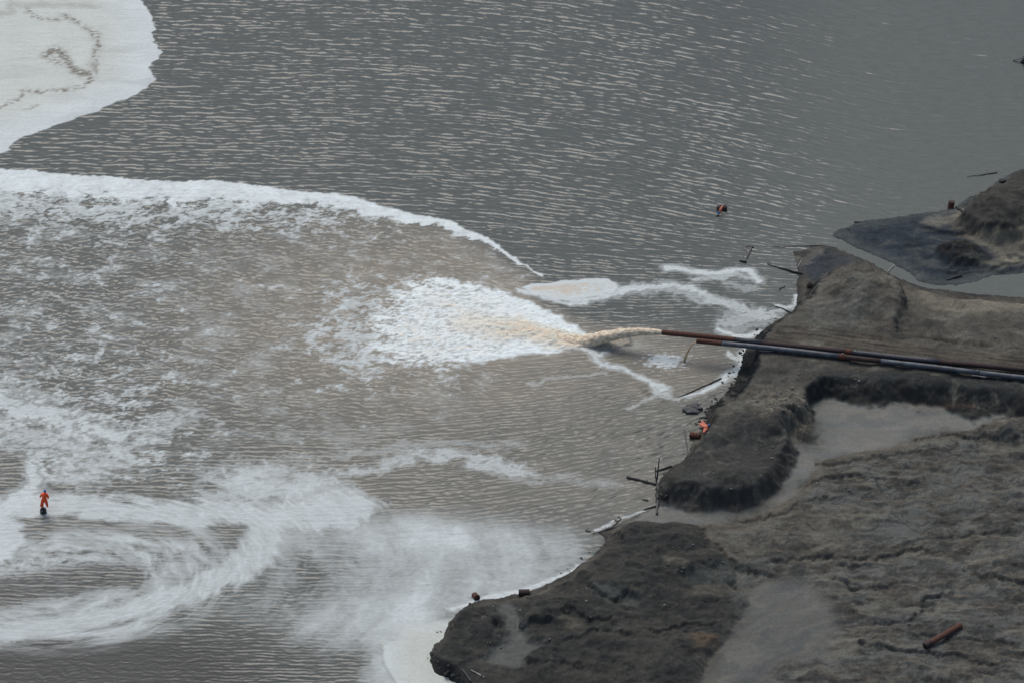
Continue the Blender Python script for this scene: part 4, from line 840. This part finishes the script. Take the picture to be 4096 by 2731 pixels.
# ------------------------------------------------------------------ clods and stones
def rockmesh(name, seed, mat, sx=1, sy=1, sz=.7, sub=3, amp=.35, lf=1.6):
    bm = bmesh.new(); bmesh.ops.create_icosphere(bm, subdivisions=sub, radius=1)
    for v in bm.verts:
        v.co *= 1+amp*mnoise.noise(v.co*lf+Vector((seed, 0, 0)))*1.6+.12*mnoise.noise(v.co*5+Vector((seed, 3, 0)))
        v.co = Vector((v.co.x*sx, v.co.y*sy, v.co.z*sz))
    me = bpy.data.meshes.new(name); bm.to_mesh(me); bm.free()
    for p in me.polygons: p.use_smooth = True
    me.materials.append(mat); return me
def place(me, name, loc, s, rz, **k):
    o = bpy.data.objects.new(name, me); COL.objects.link(o); o.location = loc; o.scale = s if hasattr(s, '__len__') else (s, s, s); o.rotation_euler = (0, 0, rz); return prop(o, **k)
clods = [rockmesh('mud_clod', 10+i, M['clod'], 1, .8, .6) for i in range(4)]
place(rockmesh('mud_clod', 31, M['stonegrey'], 1, .62, .5, 4, .4), 'mud_clod', P((1594, 938), .05), (.78, .95, .62), R(8), label='big grey mud clod with a pointed end standing off the ridge', cat='mud clod')
place(clods[2], 'mud_clod', P((1533, 1096), .15), (.42, .5, .5), .4, label='dark root ball wedged behind the grey fallen post', cat='mud clod')
sp_ = [(1622, 945, .3), (1632, 938, .3), (1640, 930, .28), (1615, 957, .3), (1607, 962, .32), (1622, 962, .3), (1630, 955, .25), (1600, 968, .22), (1612, 970, .25), (1596, 975, .15), (1636, 948, .18), (1637, 957, .14),
 (1519, 1122, .25), (1520, 1133, .25), (1521, 1143, .22), (1526, 1104, .22), (1563, 1066, .14), (1075, 1388, .35), (1050, 1407, .32), (1042, 1416, .22), (1041, 1424, .2), (1020, 1444, .16), (1013, 1450, .12), (1002, 1473, .12),
 (988, 1508, .1), (984, 1515, .08), (1004, 1492, .22), (998, 1500, .3), (1010, 1520, .3), (1018, 1530, .3), (1030, 1540, .25), (1045, 1546, .3), (1058, 1556, .25), (1288, 1322, .18), (1268, 1331, .12), (1303, 1312, .2), (1345, 1281, .25), (1358, 1270, .18),
 (1377, 1262, .16), (1388, 1240, .25), (1425, 1192, .25), (1410, 1196, .2), (1358, 1233, .06), (1364, 1232, .06), (1700, 815, .3), (1706, 808, .3), (1694, 833, .28), (1688, 850, .3), (1682, 866, .28), (1670, 882, .22), (1660, 897, .2),
 (1650, 912, .2), (1640, 922, .22), (1735, 772, .25), (1750, 757, .28), (1768, 745, .2), (1785, 737, .15), (1690, 888, .3), (1696, 870, .3), (1625, 928, .12), (1604, 927, .1), (1562, 725, .0)]
for i, (x, y, r) in enumerate(sp_):
    if r <= 0: continue
    for k in range(2):
        rr = r*random.uniform(.25, .8); p = on_ground((x+random.gauss(0, 7), y+random.gauss(0, 5)), .15); p.z = max(p.z, 0)
        if p.z > 1.2: continue
        place(clods[(i+k) % 4], 'shore_clod', p, (rr*random.uniform(.8, 1.5), rr*random.uniform(.8, 1.2), rr*random.uniform(.6, 1.0)), random.uniform(0, 6), label='dark crumbled mud clod at the water edge of the bank', cat='mud clod', group='mud clods along the water edge')
stones = [rockmesh('stone', 60+i, M['stone'], 1, .75, .55, 2) for i in range(2)]+[rockmesh('stone', 70+i, M['stonegrey'], 1, .8, .6, 2) for i in range(2)]
zones = [((1740, 905), (60, 22), 38), ((1800, 935), (70, 18), 34), ((1960, 640), (50, 25), 18), ((1560, 1280), (120, 50), 30), ((1330, 1400), (200, 70), 34), ((1130, 1450), (70, 40), 12), ((1750, 1060), (70, 50), 14), ((2000, 1110), (180, 50), 16), ((1880, 860), (140, 18), 12), ((2150, 1440), (160, 60), 14), ((2250, 760), (80, 25), 8)]
for (c, sg, n) in zones:
    for k in range(n):
        v = (random.gauss(c[0], sg[0]*.6), random.gauss(c[1], sg[1]*.6))
        p = on_ground(v, .8)
        if p.z < .25: continue
        i = random.choice((0, 1, 2, 3, 2, 3)); r = random.choice((.05, .06, .07, .08, .10, .14))
        place(stones[i], 'stone', p+Vector((0, 0, r*.15)), r, random.uniform(0, 6), label='small pale stone lying loose on the mud bank' if i < 2 else 'small grey stone lying loose on the mud bank', cat='stone', group='pale stones scattered on the mud' if i < 2 else 'grey stones scattered on the mud')

for o in list(bpy.data.objects):                   # beams lying about are loose things, not parts of a building
    if o.parent is None and o.get('category') == 'beam': o['kind'] = 'thing'
